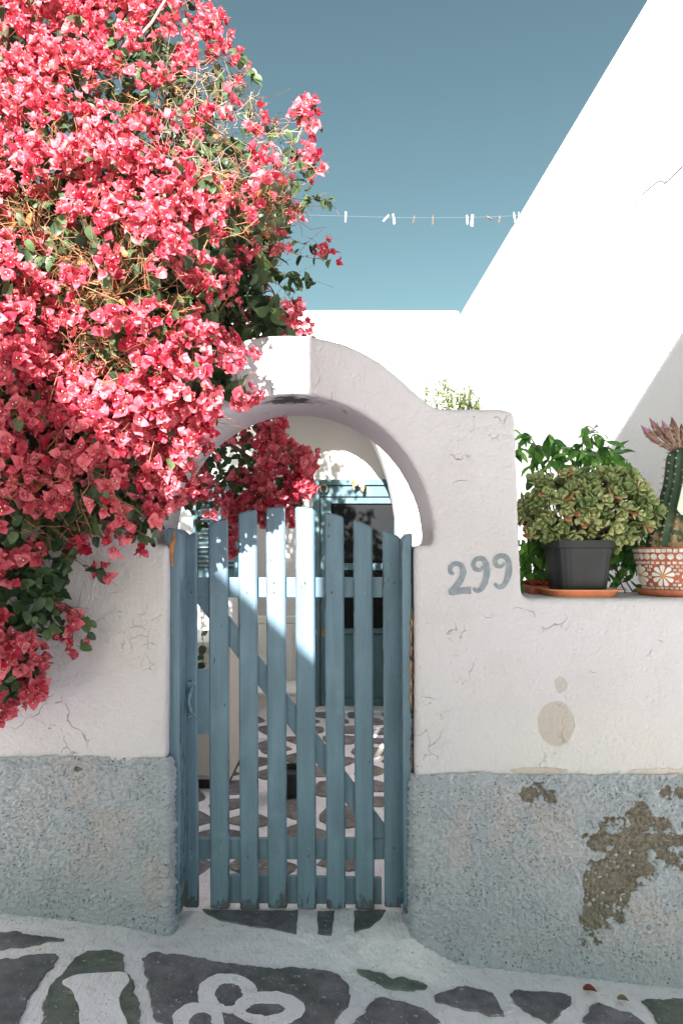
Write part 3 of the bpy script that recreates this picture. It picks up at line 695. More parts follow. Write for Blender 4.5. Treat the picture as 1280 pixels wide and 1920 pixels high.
# horseshoe and raffia charm
hp = [(dx_(607)+.032*math.cos(t), YD-.08, dzz(918)+.036*math.sin(t)) for t in np.linspace(R(-60), R(240), 16)]
tag(link('horseshoe', mesh_pydata('horseshoe', *tube(hp, .008, 6), smooth=True), simple('dull_brass', (0.42, 0.33, 0.24), 0.5, 0.2, metallic=0.5)), 'small pale horseshoe nailed on the blue door frame', 'horseshoe')
ch = tag(empty('raffia_charm', (dx_(668), YD-.09, dzz(900))), 'cream and orange dried bundle hanging over the blue door', 'charm')
for nm, mt, k0, n in (('strand', 'cloth', 0, 9), ('orange_strand', 'orange', 9, 6)):
    for k in range(n):
        x = random.uniform(-.03, .045); L_ = random.uniform(.06, .14)
        p0 = Vector((dx_(668)+random.uniform(-.02, .02), YD-.09, dzz(898))); p2 = p0+Vector((x, random.uniform(-.03, .02), -L_)); p1 = (p0+p2)/2+Vector((x*.6, -.03, .0))
        link(nm, mesh_pydata(nm, *tube(catmull([p0, p1, p2], 4), [.008, .013, .016, .016, .014, .013, .012, .010, .004], 6), smooth=True), M[mt], ch)
# louvred shutters on the left of the porch
Q = F/(YP0-.03); sx_ = lambda px: (px-640)/Q; sz_ = lambda py: ZE+(HY-py)/Q
win = tag(empty('louvred_shutters', (sx_(405), YP0, sz_(1085))), 'blue louvred window shutters behind the hanging blossoms', 'shutters')
for x0, x1 in ((362, 402), (406, 446)):
    for a, b, c_, d_ in ((x0, x0+9, 905, 1085), (x1-8, x1, 905, 1085), (x0+9.5, x1-8.5, 905, 916), (x0+9.5, x1-8.5, 1066, 1085)):
        box('shutter_frame', sx_(a), sx_(b), YP0-.045, YP0-.006, sz_(d_), sz_(c_), M['door'], win, .003)
    for k in range(17):
        z = sz_(920+k*8.7)
        b = box_bm(sx_(x0+9.5), sx_(x1-8.5), -.016, .016, -.004, .004, .001, 1)
        bmesh.ops.rotate(b, verts=b.verts[:], cent=(0, 0, 0), matrix=Matrix.Rotation(R(-40), 3, 'X')); bmesh.ops.translate(b, verts=b.verts[:], vec=(0, YP0-.026, z-.02))
        link('louvre', bm_mesh('louvre', b), M['door'], win)
# courtyard furniture seen between the slats
cab = tag(empty('utility_cabinet', (-.95, 4.2, TH)), 'cream panelled cabinet standing behind the gate', 'cabinet')
c0, c1, cy0, cy1, ct = -1.32, -.655, 4.0, 4.62, TH+.84
box('body', c0, c1, cy0+.02, cy1, TH+.06, ct, M['cabinet'], cab, .012)
box('plinth', c0+.02, c1-.02, cy0+.05, cy1-.02, TH, TH+.059, M['dark'], cab, .004)
box('lid', c0-.01, c1+.012, cy0+.004, cy1+.01, ct+.001, ct+.035, M['plastic'], cab, .01)
for k in range(2):
    x0 = c0+.02+k*.325; box('door_leaf', x0, x0+.305, cy0, cy0+.0195, TH+.09, ct-.03, M['cabinet'], cab, .006)
    box('raised_panel', x0+.05, x0+.255, cy0-.008, cy0-.0005, TH+.14, ct-.08, M['cabinet'], cab, .004)
chair = tag(empty('garden_chair', (-.52, 4.95, TH)), 'ivory plastic garden chair behind the gate slats', 'chair')
cx, cy = -.50, 4.95
link('seat', bm_mesh('seat', box_bm(cx-.24, cx+.24, cy-.22, cy+.22, TH+.40, TH+.43, .012)), M['plastic'], chair)
for k in range(5): link('back_slat', bm_mesh('back_slat', box_bm(cx-.22+k*.092, cx-.15+k*.092, cy+.225, cy+.25, TH+.44, TH+.86, .008)), M['plastic'], chair)
link('back_top', bm_mesh('back_top', box_bm(cx-.24, cx+.24, cy+.222, cy+.255, TH+.861, TH+.92, .012)), M['plastic'], chair)
for sx in (-1, 1):
    for sy in (-1, 1):
        link('leg', mesh_pydata('leg', *tube([(cx+sx*.22, cy+sy*.2, TH+.40), (cx+sx*.25, cy+sy*.24, TH)], [.028, .02], 8)), M['plastic'], chair)
    link('armrest', mesh_pydata('armrest', *tube(catmull([(cx+sx*.25, cy-.20, TH+.38), (cx+sx*.27, cy-.27, TH+.50), (cx+sx*.27, cy-.22, TH+.63), (cx+sx*.26, cy+.0, TH+.66), (cx+sx*.25, cy+.23, TH+.66)], 5), .024, 8), smooth=True), M['plastic'], chair)
v, f = lathe([(0.001, TH+.01), (.085, TH+.01), (.10, TH+.13), (.107, TH+.13), (.107, TH+.15), (.095, TH+.15), (.09, TH+.12), (.001, TH+.12)], 20, -.30, 3.95)
tag(link('small_bucket', mesh_pydata('small_bucket', v, f), M['dark']), 'small black tub on the courtyard stones', 'tub')
# buildings across the lane: their roofs shade the wall
opp = tag(empty('opposite_house', (-.4, -2.6, 0)), 'white house across the lane whose roof edge shades the wall', 'house')
YO = -2.2; XL, ZO = -.133-.22*(2.5-YO), ZE+.966+(2.937-YO)*.528
box('wall', XL, .42, -3.4, YO, -.6, ZO, M['far_white'], opp, .01)
box('door', -.7, .1, YO+.001, YO+.03, -.15, 1.95, M['door'], opp, .004)
box('window', -.7, -.1, YO+.001, YO+.03, 2.6, 3.5, M['door'], opp, .004)
stair = prism_bm([(-2.6, -.4), (-2.6, ZE+2.84+.92*.96), (-1.64, ZE+2.84), (-1.16, ZE+2.84-.92*.48), (-1.16, -.4)], -3.3, -3.0, .01)
tag(link('stair_parapet', bm_mesh('stair_parapet', stair), M['far_white']), 'sloping white stair wall across the lane', 'stair wall')
# ------------------------------------------------------------------ leaf and flower templates
def grid_leaf(L, W, nu=4, nv=2, shape='ovate', cup=0.15, curl=0.2, fold=0.2, ruf=0.02, ph=0.0):
    """blade along +x, face up +z"""
    V, Fc = [], []
    for i in range(nu+1):
        u = i/nu
        if shape == 'ovate': wd = math.sin(math.pi*min(1, 0.06+u*0.94)**0.75)
        elif shape == 'bract': wd = math.sin(math.pi*min(1, 0.10+u*0.90)**0.62)**.8*(1 if u < 1 else .3)
        elif shape == 'heart': wd = (0.72+0.9*u)*(1-u)**0.62*1.15 if u > 0 else 0.55
        elif shape == 'spoon': wd = 0.25+0.85*math.sin(math.pi*(u**1.7)*0.62) if u < 1 else 0.62
        elif shape == 'lance': wd = math.sin(math.pi*(0.04+0.96*u)**0.85)**0.9
        wd = max(wd, 0.02)
        for j in range(nv+1):
            v = j/nv*2-1
            y = v*wd*W/2
            z = cup*L*(u*u) - curl*L*u**3 + fold*abs(v)*wd*W/2 + ruf*L*math.sin(6*u+3.1*v+ph)*(.3+abs(v))
            V.append((u*L, y, z))
    k = nv+1
    for i in range(nu):
        for j in range(nv): Fc.append((i*k+j, (i+1)*k+j, (i+1)*k+j+1, i*k+j+1))
    return V, Fc
def xf(vf, m): return [m @ Vector(v) for v in vf[0]], vf[1]
def flower_template(rg):
    acc = [[], []]; mats = []
    for k in range(3):
        L = 0.0335*rg.uniform(.85, 1.15); b = grid_leaf(L, L*rg.uniform(.92, 1.12), 4, 4, 'bract', rg.uniform(.05, .35), rg.uniform(.05, .6), rg.uniform(.0, .4), rg.uniform(.06, .13), rg.uniform(0, 6))
        m = Matrix.Rotation(2*math.pi*k/3+rg.uniform(-.25, .25), 4, 'Z') @ Matrix.Rotation(-R(rg.uniform(28, 66)), 4, 'Y') @ Matrix.Translation((.002, 0, 0))
        n0 = len(acc[1]); add_vf(acc, xf(b, m)); mats += [0]*(len(acc[1])-n0)
    if rg.random() < .6:
        for q in range(rg.choice((1, 1, 2))):
            a = rg.uniform(0, 6.28); top = Vector((math.cos(a)*.006, math.sin(a)*.006, rg.uniform(.014, .022)))
            n0 = len(acc[1]); add_vf(acc, tube([(0, 0, 0), top*.9, top], [.0009, .0012, .0030], 5)); mats += [1]*(len(acc[1])-n0)
    return np.array([tuple(v) for v in acc[0]]), acc[1], mats
def frames(nrm, spin, roll_ref=None):
    """rotation matrices whose z is nrm, turned by spin"""
    n = nrm/np.linalg.norm(nrm, axis=1)[:, None]
    ref = np.tile(np.array([[0.13, 0.21, 0.97]]), (len(n), 1)); bad = np.abs((ref*n).sum(1)) > .95; ref[bad] = (1, 0, 0)
    x = np.cross(ref, n); x /= np.linalg.norm(x, axis=1)[:, None]; y = np.cross(n, x)
    c, s_ = np.cos(spin)[:, None], np.sin(spin)[:, None]
    x2 = x*c+y*s_; y2 = -x*s_+y*c
    return np.stack([x2, y2, n], 2)
def frames_dir(d, up):
    """rotation matrices whose x is d (blade direction) and z near up"""
    x = d/np.linalg.norm(d, axis=1)[:, None]; z = up-(up*x).sum(1)[:, None]*x; z /= np.maximum(np.linalg.norm(z, axis=1), 1e-6)[:, None]
    return np.stack([x, np.cross(z, x), z], 2)
def tmesh(name, tmpl, tints, mats):
    """one mesh from a template, with a constant tint"""
    v, f, mi = tmpl
    me = bpy.data.meshes.new(name); me.from_pydata(v.tolist(), [], f); me.update(); me.shade_smooth()
    for m in mats: me.materials.append(m)
    me.polygons.foreach_set('material_index', mi)
    at = me.attributes.new('tint', 'FLOAT', 'POINT'); at.data.foreach_set('value', np.full(len(v), tints, np.float32))
    return me
def merged(name, tmpls, Rm, T, Sc, tint, mats, parent):
    VV, FF, MI, TT, off = [], [], [], [], 0
    which = RNG.integers(0, len(tmpls), len(T))
    for i in range(len(T)):
        v, f, mi = tmpls[which[i]]
        VV.append((v*Sc[i]) @ Rm[i].T + T[i]); FF.extend([tuple(q+off for q in ff) for ff in f]); MI.extend(mi); TT.append(np.full(len(v), tint[i], np.float32)); off += len(v)
    me = bpy.data.meshes.new(name); me.from_pydata(np.concatenate(VV).tolist(), [], FF); me.update(); me.shade_smooth()
    for m in mats: me.materials.append(m)
    me.polygons.foreach_set('material_index', MI)
    at = me.attributes.new('tint', 'FLOAT', 'POINT'); at.data.foreach_set('value', np.concatenate(TT))
    o = link(name, me, None, parent); o['kind'] = 'stuff'; return o
def pieces(name, meshes, idx, Rm, T, Sc, parent):
    for k, i in enumerate(idx):
        o = link(name, meshes[k % len(meshes)], None, parent)
        m = Matrix.Identity(4)
        for r in range(3):
            for c in range(3): m[r][c] = Rm[i][r][c]*Sc[i]
            m[r][3] = T[i][r]
        o.matrix_basis = m
def inpoly(px, py, poly):
    r = np.zeros(len(px), bool); n = len(poly)
    for i in range(n):
        (x1, y1), (x2, y2) = poly[i], poly[(i+1) % n]
        c = ((y1 > py) != (y2 > py)) & (px < (x2-x1)*(py-y1)/((y2-y1) or 1e-9)+x1); r ^= c
    return r
def edist(px, py, poly):
    d = np.full(len(px), 1e9); n = len(poly)
    for i in range(n):
        a, b = np.array(poly[i], float), np.array(poly[(i+1) % n], float); ab = b-a
        t = np.clip(((px-a[0])*ab[0]+(py-a[1])*ab[1])/(ab@ab), 0, 1); d = np.minimum(d, np.hypot(px-a[0]-t*ab[0], py-a[1]-t*ab[1]))
    return d
# ------------------------------------------------------------------ bougainvillea
rg = random.Random(3)
FT = [flower_template(rg) for _ in range(8)]
def leaf_template(rg, L=.045, W=.036, shape='heart'):
    v, f = grid_leaf(L*rg.uniform(.85, 1.15), W*rg.uniform(.85, 1.1), 5, 2, shape, rg.uniform(-.1, .2), rg.uniform(.0, .5), rg.uniform(.1, .5))
    st = tube([(-.012, 0, .002), (0, 0, 0)], .0008, 3, False); acc = [list(map(Vector, v)), list(f)]; add_vf(acc, st)
    return np.array([tuple(q) for q in acc[0]]), acc[1], [0]*len(acc[1])
LT = [leaf_template(rg) for _ in range(6)]
bou = tag(empty('bougainvillea', (-1.5, 3.25, TH)), 'huge bougainvillea in pink red bloom spilling over the white wall', 'bougainvillea')
MAIN = [(-420, -330), (120, -340), (240, -250), (330, -120), (395, 0), (408, 60), (425, 110), (462, 150), (492, 212), (545, 240), (578, 290), (585, 350), (560, 410), (520, 450), (505, 505), (490, 545), (520, 585), (548, 622), (500, 645), (462, 660), (478, 712), (450, 768), (398, 812), (385, 860), (352, 905), (300, 985), (302, 1020), (255, 1028), (205, 1015), (140, 1035), (128, 1090), (120, 1165), (78, 1235), (70, 1300), (20, 1340), (-160, 1360), (-420, 1000)]
INNER = [(300, 880), (360, 800), (440, 780), (520, 788), (552, 828), (584, 868), (572, 925), (548, 985), (512, 978), (480, 965), (440, 1020), (425, 960), (385, 940), (340, 950), (335, 915)]
def holes(px, py):
    """bare, twiggy places in the crown"""
    h = np.zeros(len(px))
    for cx, cy, rx, ry, a in [(165, 480, 120, 50, 1), (185, 560, 70, 45, 1), (60, 425, 70, 60, .9), (30, 380, 60, 40, .6), (185, 665, 55, 35, .9), (250, 490, 60, 35, .8), (385, 195, 95, 75, .95), (440, 320, 75, 75, .8), (300, 130, 60, 45, .5), (340, 590, 40, 30, .6), (440, 560, 30, 40, .5), (130, 260, 60, 40, .5), (60, 900, 60, 45, .7), (90, 1010, 70, 45, .75), (110, 1090, 60, 60, .9), (90, 840, 60, 40, .5), (235, 720, 50, 30, .5), (500, 390, 70, 90, .7), (460, 215, 60, 60, .8), (540, 300, 50, 80, .6), (30, 760, 40, 40, .4), (420, 130, 50, 60, .4), (150, 935, 40, 35, .5)]:
        h = np.maximum(h, a*np.exp(-(((px-cx)/rx)**2+((py-cy)/ry)**2)))
    return h
def yfront(px, py):
    d = edist(px, py, MAIN); s_ = np.clip(d/230, 0, 1)
    lump = fbm(np.c_[px/95, py/95, px*0], 1, 3, 77)-.5
    y = 2.46-0.42*np.sqrt(1-(1-s_)**2)-lump*0.26
    y += 0.50*np.clip((420-py)/480, 0, 1)                       # the top leans back over the courtyard
    y = np.where(py > 960, np.minimum(y, 2.36-0.05*lump), y)    # what hangs down the wall stays in front of it
    b = np.clip((px-400-np.clip(660-py, 0, 60)*0)/50, 0, 1)*np.clip((py-440)/60, 0, 1)*np.clip((668-py)/20, 0, 1)
    y = y*(1-b)+3.02*b                                           # this bough passes behind the arch
    return np.clip(y, 1.85, 3.1)
def to_world(px, py, y): return np.stack([(px-640)/F*y, y, ZE+(HY-py)/F*y], 1)
def sample(poly, n, x0, x1, y0, y1):
    px, py = RNG.uniform(x0, x1, n), RNG.uniform(y0, y1, n); k = inpoly(px, py, poly); return px[k], py[k]
def outward(px, py):
    e = 6.0
    gx_ = (yfront(px+e, py)-yfront(px-e, py))/(2*e)*500; gy_ = (yfront(px, py+e)-yfront(px, py-e))/(2*e)*500
    n = np.stack([gx_*.8, -np.ones(len(px)), -gy_*.8+.25], 1); return n/np.linalg.norm(n, axis=1)[:, None]
# flower clusters
px, py = sample(MAIN, 2700, -150, 600, -340, 1350)
keep = RNG.random(len(px)) > np.clip(holes(px, py)*1.35, 0, .97)
keep &= (py > -20) | (RNG.random(len(px)) < .6)
keep &= RNG.random(len(px)) < .62+.5*ss(.36, .58, fbm(np.c_[px/70, py/70, px*0], 1, 2, 41))-.12
keep &= (py < 960) | (RNG.random(len(px)) < .42)
px, py = px[keep], py[keep]
CN = outward(px, py); CY = yfront(px, py)+RNG.uniform(-.05, .10, len(px)); CC = to_world(px, py, CY)
ipx, ipy = sample(INNER, 330, 330, 590, 780, 1030)
k = RNG.random(len(ipx)) > np.clip(1.15*np.exp(-(((ipx-430)/75)**2+((ipy-855)/45)**2))+.75*np.exp(-(((ipx-380)/40)**2+((ipy-925)/40)**2)), 0, .96); ipx, ipy = ipx[k], ipy[k]
iy = 3.05+RNG.uniform(-.07, .16, len(ipx)); IC = to_world(ipx, ipy, iy)
IN = np.stack([RNG.normal(0.25, .35, len(ipx)), -np.ones(len(ipx)), RNG.normal(.0, .4, len(ipx))], 1)
sprays = [  # thin shoots reaching out of the crown: px, py, y
 ([(470, 470, 2.5), (500, 492, 2.5), (530, 515, 2.5), (556, 524, 2.52), (585, 528, 2.5)], 'leaf'),
 ([(500, 440, 2.5), (540, 470, 2.5), (575, 482, 2.48), (618, 488, 2.46)], 'flower'),
 ([(480, 415, 2.5), (530, 440, 2.5), (570, 458, 2.48), (604, 462, 2.46)], 'flower'),
 ([(520, 395, 2.55), (560, 385, 2.53), (590, 372, 2.5), (615, 378, 2.5)], 'leaf'),
 ([(520, 250, 2.6), (550, 225, 2.58), (575, 200, 2.55), (590, 235, 2.52)], 'flowers'),
 ([(500, 330, 2.6), (550, 300, 2.58), (580, 285, 2.55), (590, 325, 2.52)], 'flowers'),
 ([(395, 120, 2.6), (430, 95, 2.6), (455, 108, 2.58)], 'flower'),
 ([(440, 160, 2.6), (470, 130, 2.6), (478, 150, 2.58)], 'leaf'),
 ([(330, 20, 2.6), (365, 0, 2.6), (395, 60, 2.56), (405, 105, 2.55)], 'flowers'),
 ([(180, 60, 2.4), (150, 30, 2.4), (130, 35, 2.4)], 'flower'),
 ([(230, 45, 2.5), (250, 15, 2.5), (262, 30, 2.5)], 'flowers'),
 ([(40, 40, 2.4), (70, 0, 2.4), (100, -20, 2.4)], 'flowers'),
 ([(500, 540, 2.6), (530, 565, 2.6), (555, 600, 2.58), (572, 622, 2.56)], 'flowers'),
 ([(505, 525, 2.6), (530, 540, 2.6), (552, 575, 2.58)], 'flower'),
 ([(120, 1040, 2.34), (150, 1055, 2.36), (170, 1072, 2.38), (195, 1068, 2.4)], 'flower'),
 ([(120, 1130, 2.36), (150, 1150, 2.38), (170, 1175, 2.4), (150, 1212, 2.4)], 'flower'),
 ([(90, 1110, 2.36), (110, 1150, 2.38), (125, 1185, 2.4)], 'flower'),
 ([(255, 985, 2.36), (285, 960, 2.4), (310, 950, 2.42)], 'flower'),
 ([(60, 1180, 2.34), (60, 1250, 2.36), (75, 1290, 2.38)], 'flowers'),
 ([(345, 900, 3.0), (350, 940, 2.98), (380, 985, 2.96)], 'leaf'),
 ([(430, 960, 3.0), (436, 1000, 2.98), (440, 1030, 2.97)], 'flowers'),
 ([(375, 1120, 3.1), (380, 1190, 3.1), (382, 1245, 3.1)], 'leaf'),
]
fpos, fnrm = [], []
for C, Nn, kmin, kmax, spread in ((CC, CN, 6, 11, .036), (IC, IN, 6, 10, .034)):
    for c, n in zip(C, Nn):
        for _ in range(RNG.integers(kmin, kmax)):
            d = RNG.normal(0, 1, 3); d /= np.linalg.norm(d); d = d+n*.7
            fpos.append(c+d*spread*RNG.uniform(.5, 1.15)); fnrm.append(n*.75+d*.75+np.array([0, -.1, .1]))
lpos, ldir, lup = [], [], []
TW = {'twig': [[], []], 'pale_twig': [[], []]}
for pth, what in sprays:
    c = catmull([P(*q) for q in pth], 6)
    add_vf(TW['twig'], tube(c, [max(.0011, .0024*(1-i/len(c))) for i in range(len(c))], 4))
    for i, p in enumerate(c):
        if i > len(c)*.35 and i % 2 == 0:
            for _ in range(2 if what == 'leaf' else 1):
                d = RNG.normal(0, 1, 3); d[2] -= .6; lpos.append(np.array(p)); ldir.append(d); lup.append(np.array([RNG.normal(0, .4), -.8, .5]))
        if what == 'flowers' and i > len(c)*.4:
            for _ in range(3):
                d = RNG.normal(0, 1, 3); d /= np.linalg.norm(d); fpos.append(np.array(p)+d*.03); fnrm.append(d+np.array([0, -.8, 0]))
        if i % 4 == 1:
            e = p+Vector((RNG.normal(0, .05), RNG.normal(0, .03), RNG.normal(0, .05))); add_vf(TW['twig'], tube([p, (p+e)/2+Vector((0, 0, .008)), e], .0008, 3))
    if what == 'flower':
        for _ in range(5):
            d = RNG.normal(0, 1, 3); d /= np.linalg.norm(d); fpos.append(np.array(c[-1])+d*.026); fnrm.append(d+np.array([0, -.7, 0]))
# leaves: scattered through the shell, thick where the blossom is thin
px, py = sample(MAIN, 7600, -300, 600, -340, 1350)
wt = .26+.62*holes(px, py)+.42*np.clip((py-930)/120, 0, 1)+.25*np.clip((px-330)/200, 0, 1)*(py < 420)
k = RNG.random(len(px)) < wt; px, py = px[k], py[k]
y = yfront(px, py)+RNG.uniform(-.03, .12, len(px)); n = outward(px, py)
lpos += list(to_world(px, py, y)); ldir += list(RNG.normal(0, .7, (len(px), 3))+np.array([0, -.2, -.55])); lup += list(n+RNG.normal(0, .45, (len(px), 3)))
qx, qy = sample(INNER, 900, 330, 590, 780, 1030); k = RNG.random(len(qx)) < .35+.65*np.clip((520-qx)/60, 0, 1); qx, qy = qx[k], qy[k]; yy = 3.03+RNG.uniform(0, .25, len(qx))
lpos += list(to_world(qx, qy, yy)); ldir += list(RNG.normal(0, .7, (len(qx), 3))+np.array([0, -.2, -.6])); lup += list(RNG.normal(0, .45, (len(qx), 3))+np.array([0, -.8, .4]))
# the dark inside of the crown
px, py = sample(MAIN, 11500, -420, 600, -340, 1350); d = edist(px, py, MAIN); k = d > np.where((px > 320) & (py < 430), 85, 26); px, py, d = px[k], py[k], d[k]
dep = np.where(py > 800, RNG.uniform(.05, .22, len(px)), RNG.uniform(.10, .60, len(px))); y = yfront(px, py)+dep
y = np.where(py > 780, np.minimum(y, 2.44), y)
nin = len(px); lpos += list(to_world(px, py, y)); ldir += list(RNG.normal(0, 1, (nin, 3))); lup += list(RNG.normal(0, 1, (nin, 3))+np.array([0, -.8, .4]))
# boughs behind, over the top of the wall
hx, hy = sample(MAIN, 4200, 20, 540, 360, 770); hy_d = RNG.uniform(2.55, 3.1, len(hx)); hw = to_world(hx, hy, hy_d); hw[:, 2] = np.maximum(hw[:, 2], fz(735)+.02*RNG.random(len(hx)))
nin += len(hx); lpos += list(hw); ldir += list(RNG.normal(0, 1, (len(hx), 3))); lup += list(RNG.normal(0, 1, (len(hx), 3))+np.array([0, -.8, .4]))
fpos, fnrm = np.array(fpos), np.array(fnrm); lpos, ldir, lup = np.array(lpos), np.array(ldir), np.array(lup)
def clear_wall(p):
    """push what would sit inside the masonry out in front of it"""
    inside = (p[:, 1] > YW-.03) & (p[:, 1] < YB+.02) & (p[:, 2] < fz(700)) & ((p[:, 0] < fx(430)))
    p[inside, 1] = YW-.03-RNG.uniform(0, .03, inside.sum()); return p
fpos = clear_wall(fpos); lpos = clear_wall(lpos)
nf, nl = len(fpos), len(lpos)
fR, fS, ft = frames(fnrm+RNG.normal(0, .15, (nf, 3)), RNG.uniform(0, 6.28, nf)), RNG.uniform(.56, .92, nf)*np.where(fpos[:, 2] < 2.0, 1.12, .95), np.clip(RNG.normal(.5, .3, nf), 0, 1)
lR, lS, lt = frames_dir(ldir, lup), RNG.uniform(.6, 1.15, nl)*np.where(np.arange(nl) >= nl-nin, 1.5, 1.0), np.clip(RNG.normal(.4, .3, nl), 0, 1)
def nearest(p, n):
    sx, sy = 640+p[:, 0]/p[:, 1]*F, HY-(p[:, 2]-ZE)/p[:, 1]*F; ok = (sx > 8) & (sx < 1270) & (sy > 8) & (sy < 1910)
    score = p[:, 1]+np.where(ok, 0, 9); 
    front = yfront(sx, sy); hid = np.where(p[:, 1] < 2.9, np.clip(p[:, 1]-front, -.1, 1)*4, 0)
    return np.argsort(score*.35+hid+RNG.uniform(0, .12, len(p)))[:n]
fi = nearest(fpos, 300); fm = np.ones(nf, bool); fm[fi] = False
li = nearest(lpos, 290); lm = np.ones(nl, bool); lm[li] = False
FM = [tmesh('blossom', FT[k % 8], (k % 5)/4, [M['bract'], M['floret']]) for k in range(16)]
LM = [tmesh('leaf', LT[k % 6], (k % 4)/3, [M['bleaf']]) for k in range(12)]
pieces('blossom', FM, fi, fR, fpos, fS, bou)
pieces('leaf', LM, li, lR, lpos, lS, bou)
merged('blossoms', FT, fR[fm], fpos[fm], fS[fm], ft[fm], [M['bract'], M['floret']], bou)
merged('foliage', LT, lR[lm], lpos[lm], lS[lm], lt[lm], [M['bleaf']], bou)
# withered orange leaves in the thin places
px, py = sample(MAIN, 1500, 0, 560, 20, 980); k = RNG.random(len(px)) < .22*holes(px, py); px, py = px[k], py[k]; n = len(px)
merged('withered_leaves', LT, frames_dir(RNG.normal(0, 1, (n, 3)), outward(px, py)), to_world(px, py, yfront(px, py)+RNG.uniform(-.02, .06, n)), RNG.uniform(.4, .8, n), RNG.random(n), [M['oleaf']], bou)
# tangle of dry twigs
px, py = sample(MAIN, 5600, -20, 560, -40, 1000); k = RNG.random(len(px)) < .16+.8*holes(px, py); px, py = px[k], py[k]
pt = to_world(px, py, yfront(px, py)+RNG.uniform(-.05, .12, len(px)))
for p, x_, y_ in zip(pt, px, py):
    p = Vector(p); a = Vector(RNG.normal(0, .032, 3)); b = a*1.3+Vector(RNG.normal(0, .03, 3)); m1 = -a*.5+Vector(RNG.normal(0, .012, 3)); m2 = b*.5+Vector(RNG.normal(0, .014, 3))
    add_vf(TW['pale_twig' if (x_ > 300 and y_ < 340 and RNG.random() < .7) else 'twig'], tube([p-a, p+m1, p, p+m2, p+b], [.0014, .0013, .0012, .0010, .0006], 3, False))
for key, nm in (('twig', 'twigs'), ('pale_twig', 'bleached_twigs')):
    o = link(nm, mesh_pydata(nm, *TW[key]), M[key], bou); o['kind'] = 'stuff'
# trunk and limbs behind the wall
tr = [[], []]
add_vf(tr, tube(catmull([(-1.5, 3.25, TH-.05), (-1.47, 3.2, .6), (-1.52, 3.12, 1.2), (-1.42, 3.02, 1.8), (-1.2, 2.85, 2.3)], 5), [.07-.0015*i for i in range(21)], 9))
link('trunk', mesh_pydata('trunk', *tr, smooth=True), M['bark'], bou)
for pts in ([(-1.3, 2.9, 2.1), (-1.1, 2.7, 2.3), (-.9, 2.45, 2.35), (-.8, 2.3, 2.2)], [(-1.25, 2.9, 2.2), (-1.1, 2.7, 2.8), (-.8, 2.6, 3.2), (-.5, 2.6, 3.3)], [(-1.3, 2.9, 2.2), (-1.3, 2.6, 2.8), (-1.2, 2.5, 3.5), (-1.0, 2.5, 4.1)],
            [(-1.2, 2.85, 2.3), (-1.2, 2.5, 2.3), (-1.15, 2.33, 1.9), (-1.1, 2.34, 1.4), (-1.12, 2.36, 1.0)], [(-1.3, 3.0, 2.0), (-.9, 3.1, 2.1), (-.6, 3.12, 1.98), (-.4, 3.1, 1.85)], [(-1.1, 2.7, 2.6), (-.7, 2.55, 2.7), (-.4, 2.55, 2.65)]):
    c = catmull(pts, 6); link('limb', mesh_pydata('limb', *tube(c, [.026-.020*i/len(c) for i in range(len(c))], 7), smooth=True), M['bark'], bou)
cn = link('support_cane', mesh_pydata('support_cane', *tube([P(238, 95, 2.45), P(285, 42, 2.43), P(325, -25, 2.40)], [.005, .0045, .004], 7)), M['cane'])
tag(cn, 'thin pinkish cane sticking out of the top of the blossoms', 'cane')
# ------------------------------------------------------------------ plants on the low wall
ZL = fz(1121)-0.003
yb = 2.66; SB = F/yb; bx_ = lambda px: (px-640)/SB; bz_ = lambda py: ZE+(HY-py)/SB
def sq_lathe(prof, cx, cy, n=40, p=4.5):
    V, Fc = [], []
    for r, z in prof:
        for j in range(n):
            a = 2*math.pi*j/n; c, s_ = math.cos(a), math.sin(a); k = (abs(c)**p+abs(s_)**p)**(-1/p); V.append((cx+r*k*c, cy+r*k*s_, z))
    for i in range(len(prof)-1):
        for j in range(n): Fc.append((i*n+j, i*n+(j+1) % n, (i+1)*n+(j+1) % n, (i+1)*n+j))
    return V, Fc
px0 = bx_(1081)
tray = tag(link('drip_tray', mesh_pydata('drip_tray', *sq_lathe([(.001, ZL+.001), (.118, ZL+.001), (.128, ZL+.024), (.145, ZL+.026), (.145, ZL+.031), (.126, ZL+.031), (.116, ZL+.008), (.001, ZL+.008)], px0, yb), smooth=False), M['tray']), 'square orange terracotta drip tray under the black pot', 'tray')
jade = tag(empty('jade_plant', (px0, yb, ZL+.008)), 'round jade plant in a square black plastic pot', 'potted plant')
zt = bz_(1014)
link('pot', mesh_pydata('pot', *sq_lathe([(.001, ZL+.009), (.088, ZL+.009), (.092, ZL+.012), (.112, zt-.03), (.119, zt-.028), (.120, zt), (.113, zt), (.106, zt-.03), (.001, zt-.03)], px0, yb)), M['black_pot'], jade)
def jade_leaf(L, W, th):
    V, Fc = [], []; nu, nv = 5, 6
    for i in range(nu+1):
        u = i/nu; wd = (0.28+0.80*math.sin(math.pi*min(1, u**1.5)*0.60)) if u < .95 else .45
        for j in range(nv):
            a = 2*math.pi*j/nv; V.append((u*L, math.cos(a)*wd*W/2, math.sin(a)*th/2*(1 if u < .9 else .5)+L*.22*u*u))
    for i in range(nu):
        for j in range(nv): Fc.append((i*nv+j, i*nv+(j+1) % nv, (i+1)*nv+(j+1) % nv, (i+1)*nv+j))
    Fc.append(tuple(nu*nv+j for j in range(nv))); return V, Fc
